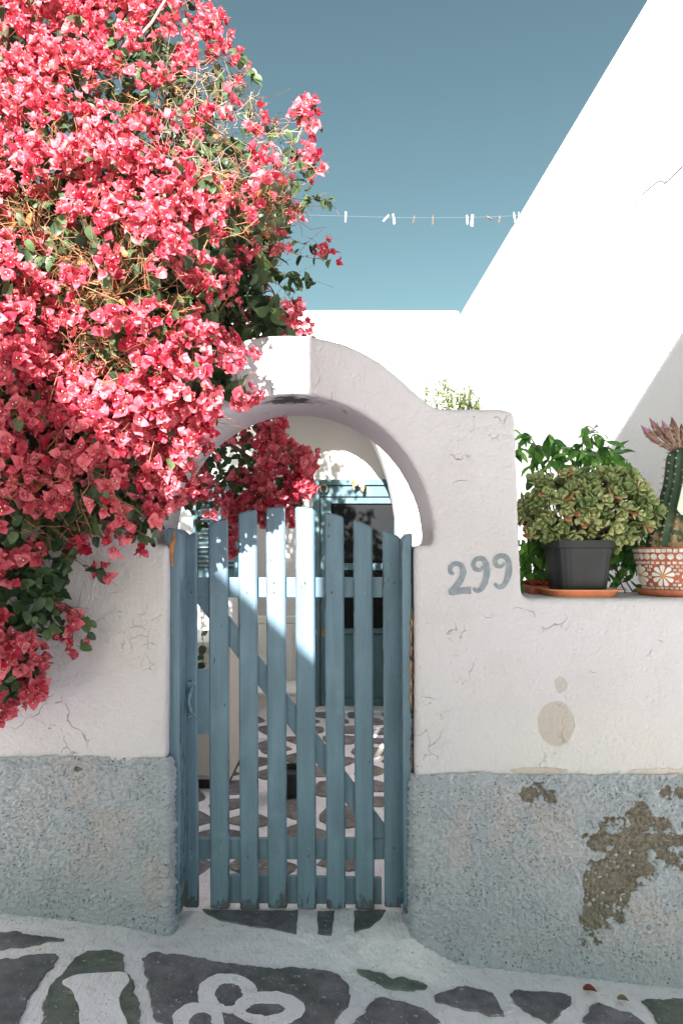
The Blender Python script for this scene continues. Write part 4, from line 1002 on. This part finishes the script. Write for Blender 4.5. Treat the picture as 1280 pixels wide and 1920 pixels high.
def rosette(rg, red=0):
    acc = [[], []]; mi = []
    for ringi, (n, tilt, L) in enumerate(((4, 18, .034), (4, 42, .030), (3, 66, .021))):
        for k in range(n):
            l_ = L*rg.uniform(.85, 1.1); b = jade_leaf(l_, l_*.72, .0055)
            m = Matrix.Rotation(2*math.pi*k/n+ringi*.7+rg.uniform(-.2, .2), 4, 'Z') @ Matrix.Rotation(-R(tilt+rg.uniform(-10, 10)), 4, 'Y') @ Matrix.Translation((.003, 0, ringi*.003))
            n0 = len(acc[1]); add_vf(acc, xf(b, m)); mi += [1 if (ringi == 0 and k < red) else 0]*(len(acc[1])-n0)
    n0 = len(acc[1]); add_vf(acc, tube([(0, 0, -.03), (0, 0, .004)], .004, 5)); mi += [0]*(len(acc[1])-n0)
    return np.array([tuple(v) for v in acc[0]]), acc[1], mi
JT = [tmesh('leaf_rosette', rosette(rg, (0, 0, 1, 0, 0, 2)[k % 6]), (.1, .35, .6, .9, .5, .75)[k % 6], [M['jade'], M['jade_red']]) for k in range(12)]
c0_ = np.array([bx_(1098), yb+.015, bz_(958)]); ra = np.array([.262, .20, .155])
pts, nn = [], []
tries = 0
while len(pts) < 190 and tries < 9000:
    tries += 1
    d = RNG.normal(0, 1, 3); d /= np.linalg.norm(d)
    if d[1] > .65: continue
    lump = .90+.22*(fbm(np.array([d*2.1]), 1, 2, 5)[0]-.5)*2
    p = c0_+d*ra*lump*RNG.choice((1.0, .88, .78), p=(.6, .25, .15))
    if p[2] < bz_(1020) or p[0] < fx(980)+.012: continue
    if all(np.linalg.norm(p-q) > .031 for q in pts): pts.append(p); nn.append(d/ra*.2+np.array([0, -.15, .32])+RNG.normal(0, .12, 3))
for ex in ((1215, 945), (1228, 962), (1205, 968), (1190, 930), (1160, 905), (1185, 985), (1000, 905), (990, 1005)):
    pts.append(np.array([bx_(ex[0]), yb-.03, bz_(ex[1])])); nn.append(np.array([.5 if ex[0] > 1100 else -.1, -.5, .4]))
pts, nn = np.array(pts), np.array(nn)
pieces('leaf_rosette', JT, range(len(pts)), frames(nn, RNG.uniform(0, 6.28, len(pts))), pts, RNG.uniform(.85, 1.35, len(pts)), jade)
st = [[], []]
base = Vector((px0, yb, zt-.035))
for p in pts[::3]:
    q = Vector(p); m_ = base.lerp(q, .45)+Vector((0, 0, .03)); add_vf(st, tube([base+Vector(RNG.normal(0, .012, 3)), m_, q], [.011, .007, .004], 5))
link('stem', mesh_pydata('stem', *st), simple('jade_stem', (0.17, 0.135, 0.09), .8, .3, 30), jade)
box('soil_surface', px0-.07, px0+.07, yb-.07, yb+.07, zt-.045, zt-.034, M['soil'], jade, 0)
# weeping fig behind
fig = tag(empty('weeping_fig', (bx_(1075), 3.12, TH)), 'glossy green weeping fig behind the jade plant', 'shrub')
yfg = 3.02
def fpx(px, py, y): return np.array(P(px, py, y))
FL = [tmesh('leaf', leaf_template(rg, .066, .030, 'lance'), t, [M['fig']]) for t in (.05, .3, .55, .8, 1.0, .4, .9, .2)]
lp, ld, lu = [], [], []
br = []
for tip, y in [((985, 812), 3.0), ((1010, 835), 3.05), ((1030, 815), 3.0), ((1050, 830), 3.1), ((1072, 838), 3.05), ((1098, 800), 3.0), ((1112, 815), 3.05), ((1130, 838), 3.0), ((1150, 850), 3.05), ((1090, 845), 3.0), ((975, 840), 2.98), ((1120, 850), 3.1), ((1040, 850), 3.0), ((1000, 860), 3.05), ((1160, 870), 3.1)]:
    a = fpx(1070+(tip[0]-1070)*.45, 960, 3.12); b = fpx(tip[0], tip[1], y); m_ = (a+b)/2+np.array([0, 0, .09])
    c = catmull([Vector(a), Vector(m_), Vector(b), Vector(b+np.array([(.05 if tip[0] > 1070 else -.02), -.02, -.035]))], 6); br.append(c)
for c in br:
    link('branch', mesh_pydata('branch', *tube(c, [.004-.0028*i/len(c) for i in range(len(c))], 5)), M['bark'], fig)
    for i, p in enumerate(c):
        if i < 5: continue
        d = RNG.normal(0, .6, 3); d[2] -= .75; d[1] -= .25; lp.append(np.array(p)); ld.append(d); lu.append(np.array([RNG.normal(0, .5), -.6, .6]))
for (x0, x1, y0, y1, n, ya, yb2) in ((972, 1045, 985, 1098, 190, 2.80, 3.0), (1125, 1200, 985, 1080, 150, 2.80, 3.0), (1150, 1190, 1070, 1115, 8, 2.82, 2.9), (1150, 1215, 985, 1040, 20, 2.82, 2.95), (975, 1150, 880, 1000, 40, 2.95, 3.1)):
    for _ in range(n):
        lp.append(fpx(RNG.uniform(x0, x1), RNG.uniform(y0, y1), RNG.uniform(ya, yb2))); d = RNG.normal(0, .6, 3); d[2] -= .7; ld.append(d); lu.append(np.array([RNG.normal(0, .5), -.7, .5]))
lp, ld, lu = np.array(lp), np.array(ld), np.array(lu)
fRm, fSc = frames_dir(ld, lu), RNG.uniform(.7, 1.2, len(lp)); nv_ = min(300, len(lp))
pieces('leaf', FL, range(nv_), fRm, lp, fSc, fig)
merged('foliage', [leaf_template(rg, .066, .030, 'lance') for _ in range(4)], fRm[nv_:], lp[nv_:], fSc[nv_:], RNG.random(len(lp)-nv_)*.5, [M['fig']], fig)
for pth in ([(1140, 1060, 2.82), (1165, 1080, 2.82), (1185, 1110, 2.8)], [(1150, 1040, 2.84), (1160, 1085, 2.82), (1172, 1112, 2.8)], [(1020, 1010, 2.85), (1005, 1050, 2.85), (1000, 1090, 2.84)]):
    link('branch', mesh_pydata('branch', *tube(catmull([P(*q) for q in pth], 5), .003, 5)), M['bark'], fig)
link('trunk', mesh_pydata('trunk', *tube(catmull([(bx_(1075), 3.12, TH), (bx_(1070)+.03, 3.14, .8), (bx_(1075), 3.12, 1.5), (bx_(1072), 3.1, 1.75)], 5), [.022-.0006*i for i in range(16)], 8)), M['bark'], fig)
# red planter with pumice beside the pot
rp = tag(empty('red_planter', (fx(1003), 2.80, ZL)), 'low red planter of crumbly red gravel beside the pillar', 'planter')
yr = 2.80; rx0, rx1 = (978-640)/F*yr+.015, (1036-640)/F*yr
link('trough', bm_mesh('trough', box_bm(rx0, rx1, yr-.075, yr+.075, ZL+.001, ZL+.035, .008)), M['terracotta'], rp)
acc = [[], []]
for k in range(150):
    p = Vector((RNG.uniform(rx0+.01, rx1-.01), RNG.uniform(yr-.065, yr+.065), ZL+.036+RNG.uniform(0, .018))); b = bmesh.new(); bmesh.ops.create_icosphere(b, subdivisions=1, radius=RNG.uniform(.004, .009))
    add_vf(acc, ([p+v.co*RNG.uniform(.7, 1.2) for v in b.verts], [tuple(v.index for v in f.verts) for f in b.faces])); b.free()
o = link('gravel', mesh_pydata('gravel', *acc), M['soil'], rp); o['kind'] = 'stuff'
# cactus in mosaic pot
yc = 2.66; cxw = bx_(1262)
sauc = tag(link('clay_saucer', mesh_pydata('clay_saucer', *lathe([(.001, ZL+.001), (.118, ZL+.001), (.126, ZL+.006), (.136, ZL+.026), (.132, ZL+.030), (.122, ZL+.012), (.001, ZL+.010)], 40, cxw, yc), smooth=True), M['terracotta']), 'round red clay saucer under the mosaic pot', 'saucer')
cac = tag(empty('potted_cactus', (cxw, yc, ZL+.011)), 'tall ribbed cactus with flower buds in a daisy mosaic clay pot', 'potted cactus')
zp0, zp1 = ZL+.0115, bz_(1028)
rad = lambda z: .108+(.146-.108)*((z-zp0)/(zp1-zp0))**.8
prof = [(.001, zp0), (rad(zp0), zp0)]+[(rad(zp0+(zp1-zp0)*k/8), zp0+(zp1-zp0)*k/8) for k in range(1, 9)]+[(.149, zp1+.003), (.140, zp1+.004), (.134, zp1-.02), (.001, zp1-.02)]
link('pot', mesh_pydata('pot', *lathe(prof, 48, cxw, yc), smooth=True), M['terracotta'], cac)
H = zp1-zp0
def curved_piece(name, ang, z, w_, h_, m, shape='rect', rot=0.0, thick=.004):
    r = rad(z); n = 4 if shape == 'rect' else 8
    if shape == 'rect': sh = [(-w_/2, -h_/2), (w_/2, -h_/2), (w_/2, h_/2), (-w_/2, h_/2)]; sh = [(a+rg.uniform(-.1, .1)*w_, b+rg.uniform(-.1, .1)*h_) for a, b in sh]
    elif shape == 'oval': sh = [(w_/2*math.cos(2*math.pi*k/n), h_/2*math.sin(2*math.pi*k/n)) for k in range(n)]
    else: sh = [(0, h_*.14), (w_*.32, h_*.55), (w_*.5, h_*.85), (w_*.3, h_), (-w_*.3, h_), (-w_*.5, h_*.85), (-w_*.32, h_*.55)]
    n = len(sh); c, s_ = math.cos(rot), math.sin(rot); V = []
    for lift in (-.002, thick):
        for a, b in sh:
            a, b = a*c-b*s_, a*s_+b*c; rr = rad(min(max(z+b, zp0), zp1))+lift; t = ang+a/r
            V.append((cxw+rr*math.sin(t), yc-rr*math.cos(t), z+b))
    Fc = [tuple(range(n, 2*n))]+[(i, (i+1) % n, n+(i+1) % n, n+i) for i in range(n)]
    return link(name, mesh_pydata(name, V, Fc), m, cac)
daisies = [(-.74, .40), (.08, .36), (.95, .40), (1.9, .38), (2.9, .4), (3.9, .38), (4.75, .4)]
for a, hz in daisies:
    z = zp0+H*hz; dsy = curved_piece('daisy_eye', a, z, .017, .017, M['daisy_eye'], 'oval', thick=.006)
    for k in range(9): curved_piece('daisy_petal', a, z, .0165, .040, M['petal_white'], 'petal', 2*math.pi*k/9, .005)
for k in range(46):
    curved_piece('mosaic_tile', k*2*math.pi/46, zp0+H*.945, .0155, .013, M['tile'])
for k in range(30):
    curved_piece('mosaic_tile', k*2*math.pi/30+.1, zp0+H*.815, .024, .022, M['tile'], 'oval')
for row in range(9):
    z = zp0+H*(.05+row*.079)
    for k in range(44):
        a = (k+(row % 2)*.5)*2*math.pi/44
        a_ = (a+math.pi) % (2*math.pi)-math.pi
        if abs(a_) > 1.75: continue
        if any(abs((a-d+math.pi) % (2*math.pi)-math.pi)*rad(z) < math.sqrt(max(0, .046**2-(z-zp0-H*hz)**2)) for d, hz in daisies): continue
        curved_piece('mosaic_tile', a, z, .0132*rg.uniform(.8, 1), .0095*rg.uniform(.85, 1.05), M['tile'], 'rect', rg.uniform(-.12, .12))
# ribbed stem
axis = catmull([(cxw-.012, yc, zp1-.03), (cxw-.006, yc, zp1+.06), (cxw+.016, yc+.004, zp1+.17), (cxw+.034, yc+.006, zp1+.285), (cxw+.040, yc+.006, bz_(838))], 8)
na = len(axis); nr = 13; ns = nr*6; V, Fc = [], []
for i, p in enumerate(axis):
    u = i/(na-1); r0 = (.102-.030*min(1, u*1.5)-.012*u)*(1 if u < .86 else math.sqrt(max(.02, 1-((u-.86)/.142)**2)))
    for j in range(ns):
        a = 2*math.pi*j/ns; rr = r0*(1-.17*(.5-.5*math.cos(a*nr))**.7); V.append((p.x+rr*math.cos(a), p.y+rr*math.sin(a), p.z))
for i in range(na-1):
    for j in range(ns): Fc.append((i*ns+j, i*ns+(j+1) % ns, (i+1)*ns+(j+1) % ns, (i+1)*ns+j))
Fc.append(tuple((na-1)*ns+j for j in range(ns)))
t = NT('cactus_skin'); zc = t.sep(t.obj())[2]
skin = t.mix(t.ramp(t.noise(9, 4), .3, .7), (0.030, 0.062, 0.042), (0.070, 0.115, 0.070))
cork = t.math('MULTIPLY', t.ramp(t.noise(20, 5, .65), .50, .60), t.ramp(zc, zp1+.05, zp1+.17, 1, 0))
skin = t.mix(cork, skin, (0.42, 0.27, 0.14)); M['cactus'] = t.fin(skin, .55, t.bump(t.noise(60, 3), .003, .6), .35)
link('stem', mesh_pydata('stem', V, Fc, True), M['cactus'], cac)
sp = [[], []]
ar = [[], []]
for i in range(2, na-2, 1):
    for k in range(nr):
        V0 = V[i*ns+k*6]; p = Vector(V0); c = axis[i]; o = (p-c); o.z = 0; o.normalize()
        if o.y > .35: continue
        if (i+k) % 2: continue
        b = bmesh.new(); bmesh.ops.create_icosphere(b, subdivisions=1, radius=.0042); add_vf(ar, ([p+v.co for v in b.verts], [tuple(v.index for v in f.verts) for f in b.faces])); b.free()
        for q in range(5):
            d = (o+Vector(RNG.normal(0, .6, 3))).normalized(); add_vf(sp, tube([p, p+d*RNG.uniform(.010, .020)], [.0008, .0003], 3, False))
o = link('spines', mesh_pydata('spines', *sp), M['spine'], cac); o['kind'] = 'stuff'
o = link('areoles', mesh_pydata('areoles', *ar), simple('areole_wool', (0.48, 0.43, 0.36), .9, .2), cac); o['kind'] = 'stuff'
# flower buds
top = axis[-3]
for k, (tx, ty, dy) in enumerate([(1200, 797, -.03), (1216, 783, -.01), (1240, 787, -.04), (1258, 781, -.02), (1276, 794, .0), (1295, 790, -.02), (1248, 800, .03), (1310, 805, 0)]):
    tip = P(tx, ty, yc+dy); st_ = Vector((top.x+(tip.x-top.x)*.28, top.y-.015, top.z+.005+.004*k % .01)); mdl = st_.lerp(tip, .5)+Vector((0, 0, -.012))
    c = catmull([st_, mdl, tip], 8); n = len(c)
    big = 1.0 if k != 3 else 1.25
    r_ = [.0070+.002*(i/n) if i/n < .45 else max(.0006, (.0085+.0065*big*math.sin(math.pi*((i/n-.45)/.55)**.9))*(1-max(0, (i/(n-1)-.62)/.38)**1.3)) for i in range(n)]
    bd = link('flower_bud', mesh_pydata('flower_bud', *tube(c[:13], r_[:13], 8), smooth=True), M['bud'], cac)
    at = bd.data.attributes.new('tint', 'FLOAT', 'POINT'); at.data.foreach_set('value', np.random.default_rng(k).random(len(bd.data.vertices)).astype(np.float32))
    tp = link('bud_tip', mesh_pydata('bud_tip', *tube(c[12:], r_[12:], 8), smooth=True), M['bud_tip'] if k not in (3, 4) else M['bud'], bd); 
    tp.matrix_parent_inverse = Matrix.Identity(4)
    sc_ = [[], []]
    for i in range(2, 13):
        for q in range(4):
            d = (Vector(RNG.normal(0, 1, 3))); ax_ = (c[i+1]-c[i-1]).normalized(); d -= ax_*d.dot(ax_); d.normalize(); p = c[i]+d*r_[i]
            add_vf(sc_, tube([p-ax_*.003, p+d*.0022+ax_*.004, p+d*.0015+ax_*.012], [.0022, .002, .0004], 4))
    sl_ = link('bud_scales', mesh_pydata('bud_scales', *sc_), M['spine'], bd); sl_['kind'] = 'stuff'; sl_.matrix_parent_inverse = Matrix.Identity(4)
# pale plastic plant label leaning by the cactus
yl = 2.55; lb = prism_bm([((px-640)/F*yl, ZE+(HY-py)/F*yl) for px, py in [(1268, 955), (1276, 965), (1300, 968), (1302, 890), (1284, 886)]], yl, yl+.004, .001, 1)
tag(link('plant_label', bm_mesh('plant_label', lb), M['tagp']), 'pale green plastic label stuck beside the cactus', 'plant label')
stk = tube([((1290-640)/F*yl, yl+.008, ZE+(HY-970)/F*yl), ((1290-640)/F*yl, yl+.05, ZL+.06)], .004, 6)
lab = bpy.data.objects['plant_label']; link('stake', mesh_pydata('stake', *stk), M['tagp'], lab)
# feathery shrub behind the wall
shr = tag(empty('feathery_shrub', (.62, 3.5, TH)), 'pale green feathery shrub peeping over the wall by the arch', 'shrub')
SL = [leaf_template(rg, .026, .008, 'lance') for _ in range(3)]
sp_, sd_, su_ = [], [], []
for k in range(46):
    ys_ = RNG.uniform(3.35, 3.6)
    bx0 = RNG.uniform(795, 900); tp_y = 706+abs(bx0-812)*.28+RNG.uniform(0, 34) if bx0 < 860 else RNG.uniform(722, 752) if RNG.random() < .3 else RNG.uniform(740, 770)
    a, b = P(830+(bx0-830)*.5, 900, ys_), P(bx0, tp_y, ys_); c = catmull([a, (a+b)/2+Vector((RNG.normal(0, .02), 0, .01)), b], 8)
    link('sprig', mesh_pydata('sprig', *tube(c, [.0022-.0014*i/len(c) for i in range(len(c))], 3)), M['pale_twig'], shr)
    for p in c[6:]:
        for _ in range(3): sp_.append(np.array(p)+RNG.normal(0, .004, 3)); sd_.append(RNG.normal(0, .7, 3)+np.array([0, 0, .7])); su_.append(RNG.normal(0, 1, 3)+np.array([0, -.5, .5]))
n = len(sp_); merged('foliage', SL, frames_dir(np.array(sd_), np.array(su_)), np.array(sp_), RNG.uniform(.7, 1.3, n), RNG.random(n), [M['sprig']], shr)
link('stem', mesh_pydata('stem', *tube([(.62, 3.5, TH), (.60, 3.48, .9), (P(830, 900, 3.5).x, 3.5, P(830, 900, 3.5).z)], [.02, .016, .008], 7)), M['bark'], shr)
# ------------------------------------------------------------------ clothes line
yq = 5.42; lq = lambda px, py: P(px, py, yq)
line = [(-1.35, yq, lq(300, 400).z), lq(565, 403), lq(760, 408), lq(900, 407), lq(968, 404), Vector((side_x(yq)+.02, yq, lq(972, 404).z))]
tag(link('clothes_line', mesh_pydata('clothes_line', *tube(catmull(line, 6), .0010, 5)), M['rope']), 'thin clothes line strung across the sky', 'clothes line')
hk = tag(link('line_hook', mesh_pydata('line_hook', *tube([(side_x(yq)+.02, yq, ZR-.02), (side_x(yq)+.02, yq, lq(972, 400).z+.01)], .006, 6)), M['metal']), 'short hook on the roof edge holding the clothes line', 'hook')
def peg(px, py, tilt, m, label, L=.078, w_=.011):
    e = empty('clothes_peg', lq(px, py)); e.rotation_euler = (0, R(tilt), RNG.uniform(-.4, .4))
    for s_ in (-1, 1):
        b = prism_bm([(-w_/2, -L*.75), (w_/2, -L*.75), (w_/2*.9, L*.25), (-w_/2*.9, L*.25)], 0.001, .007, .001, 1)
        bmesh.ops.rotate(b, verts=b.verts[:], cent=(0, 0, 0), matrix=Matrix.Rotation(R(5), 3, 'X'))
        if s_ < 0: bmesh.ops.scale(b, verts=b.verts[:], vec=(1, -1, 1))
        o = bpy.data.objects.new('peg_leg', bm_mesh('peg_leg', b)); COL.objects.link(o); o.data.materials.append(m); o.parent = e
    sv, sf = tube([(-w_*.6, 0, 0), (w_*.6, 0, 0)], .0055, 6); o = bpy.data.objects.new('spring', mesh_pydata('spring', sv, sf)); COL.objects.link(o); o.data.materials.append(M['metal']); o.parent = e
    tag(e, label, 'clothes peg', 'pegs on the clothes line')
peg(648, 402, 2, M['peg_w'], 'upright white peg nearest the blossoms on the line')
peg(726, 406, 40, M['peg_w'], 'white peg tilted sharply, first of a leaning pair', .07)
peg(737, 406, -10, M['peg_w'], 'white peg leaning against the sharply tilted one')
peg(776, 408, 12, M['peg_b'], 'weathered brown peg just past the leaning white pair', .066, .008)
peg(811, 408, 0, M['peg_b'], 'straight greyish brown peg at the middle of the line', .078, .009)
peg(875, 408, -4, M['peg_w'], 'slim white peg beside the broad white one', .07)
peg(885, 408, 4, M['peg_w'], 'broadest white peg on the clothes line', .088, .018)
peg(914, 407, -62, M['peg_b'], 'short brown peg lying almost flat along the line', .05)
peg(936, 408, 8, M['peg_b'], 'dark brown peg second from the roof edge', .062, .009)
peg(963, 403, -8, M['peg_w'], 'white peg touching the slanting roof edge')
# ------------------------------------------------------------------ litter on the lane
def litter(px, py, s_, m, label):
    x, y = unproj(px, py); v, f = grid_leaf(.05*s_, .034*s_, 5, 2, 'ovate', .35, .3, .7)
    V = [(x+a*.8+b*.3, y+b-a*.3, float(ground_z(x, y))+.008+max(0, c)) for a, b, c in v]
    tag(link('fallen_leaf', mesh_pydata('fallen_leaf', V, f, True), m), label, 'leaf', 'fallen leaves on the lane')
litter(1092, 1860, 1.1, M['dry_leaf'], 'crumpled dark red leaf at the foot of the blue band')
litter(1156, 1878, .9, simple('brown_leaf', (0.26, 0.18, 0.11), .8, .3), 'curled brown leaf among the stones by the wall foot')
litter(72, 1786, .35, M['orange'], 'tiny orange leaf on the white joint')
litter(128, 1868, .45, simple('yellow_green_leaf', (0.36, 0.36, 0.12), .7, .2), 'small yellow green leaf beside the painted vase')
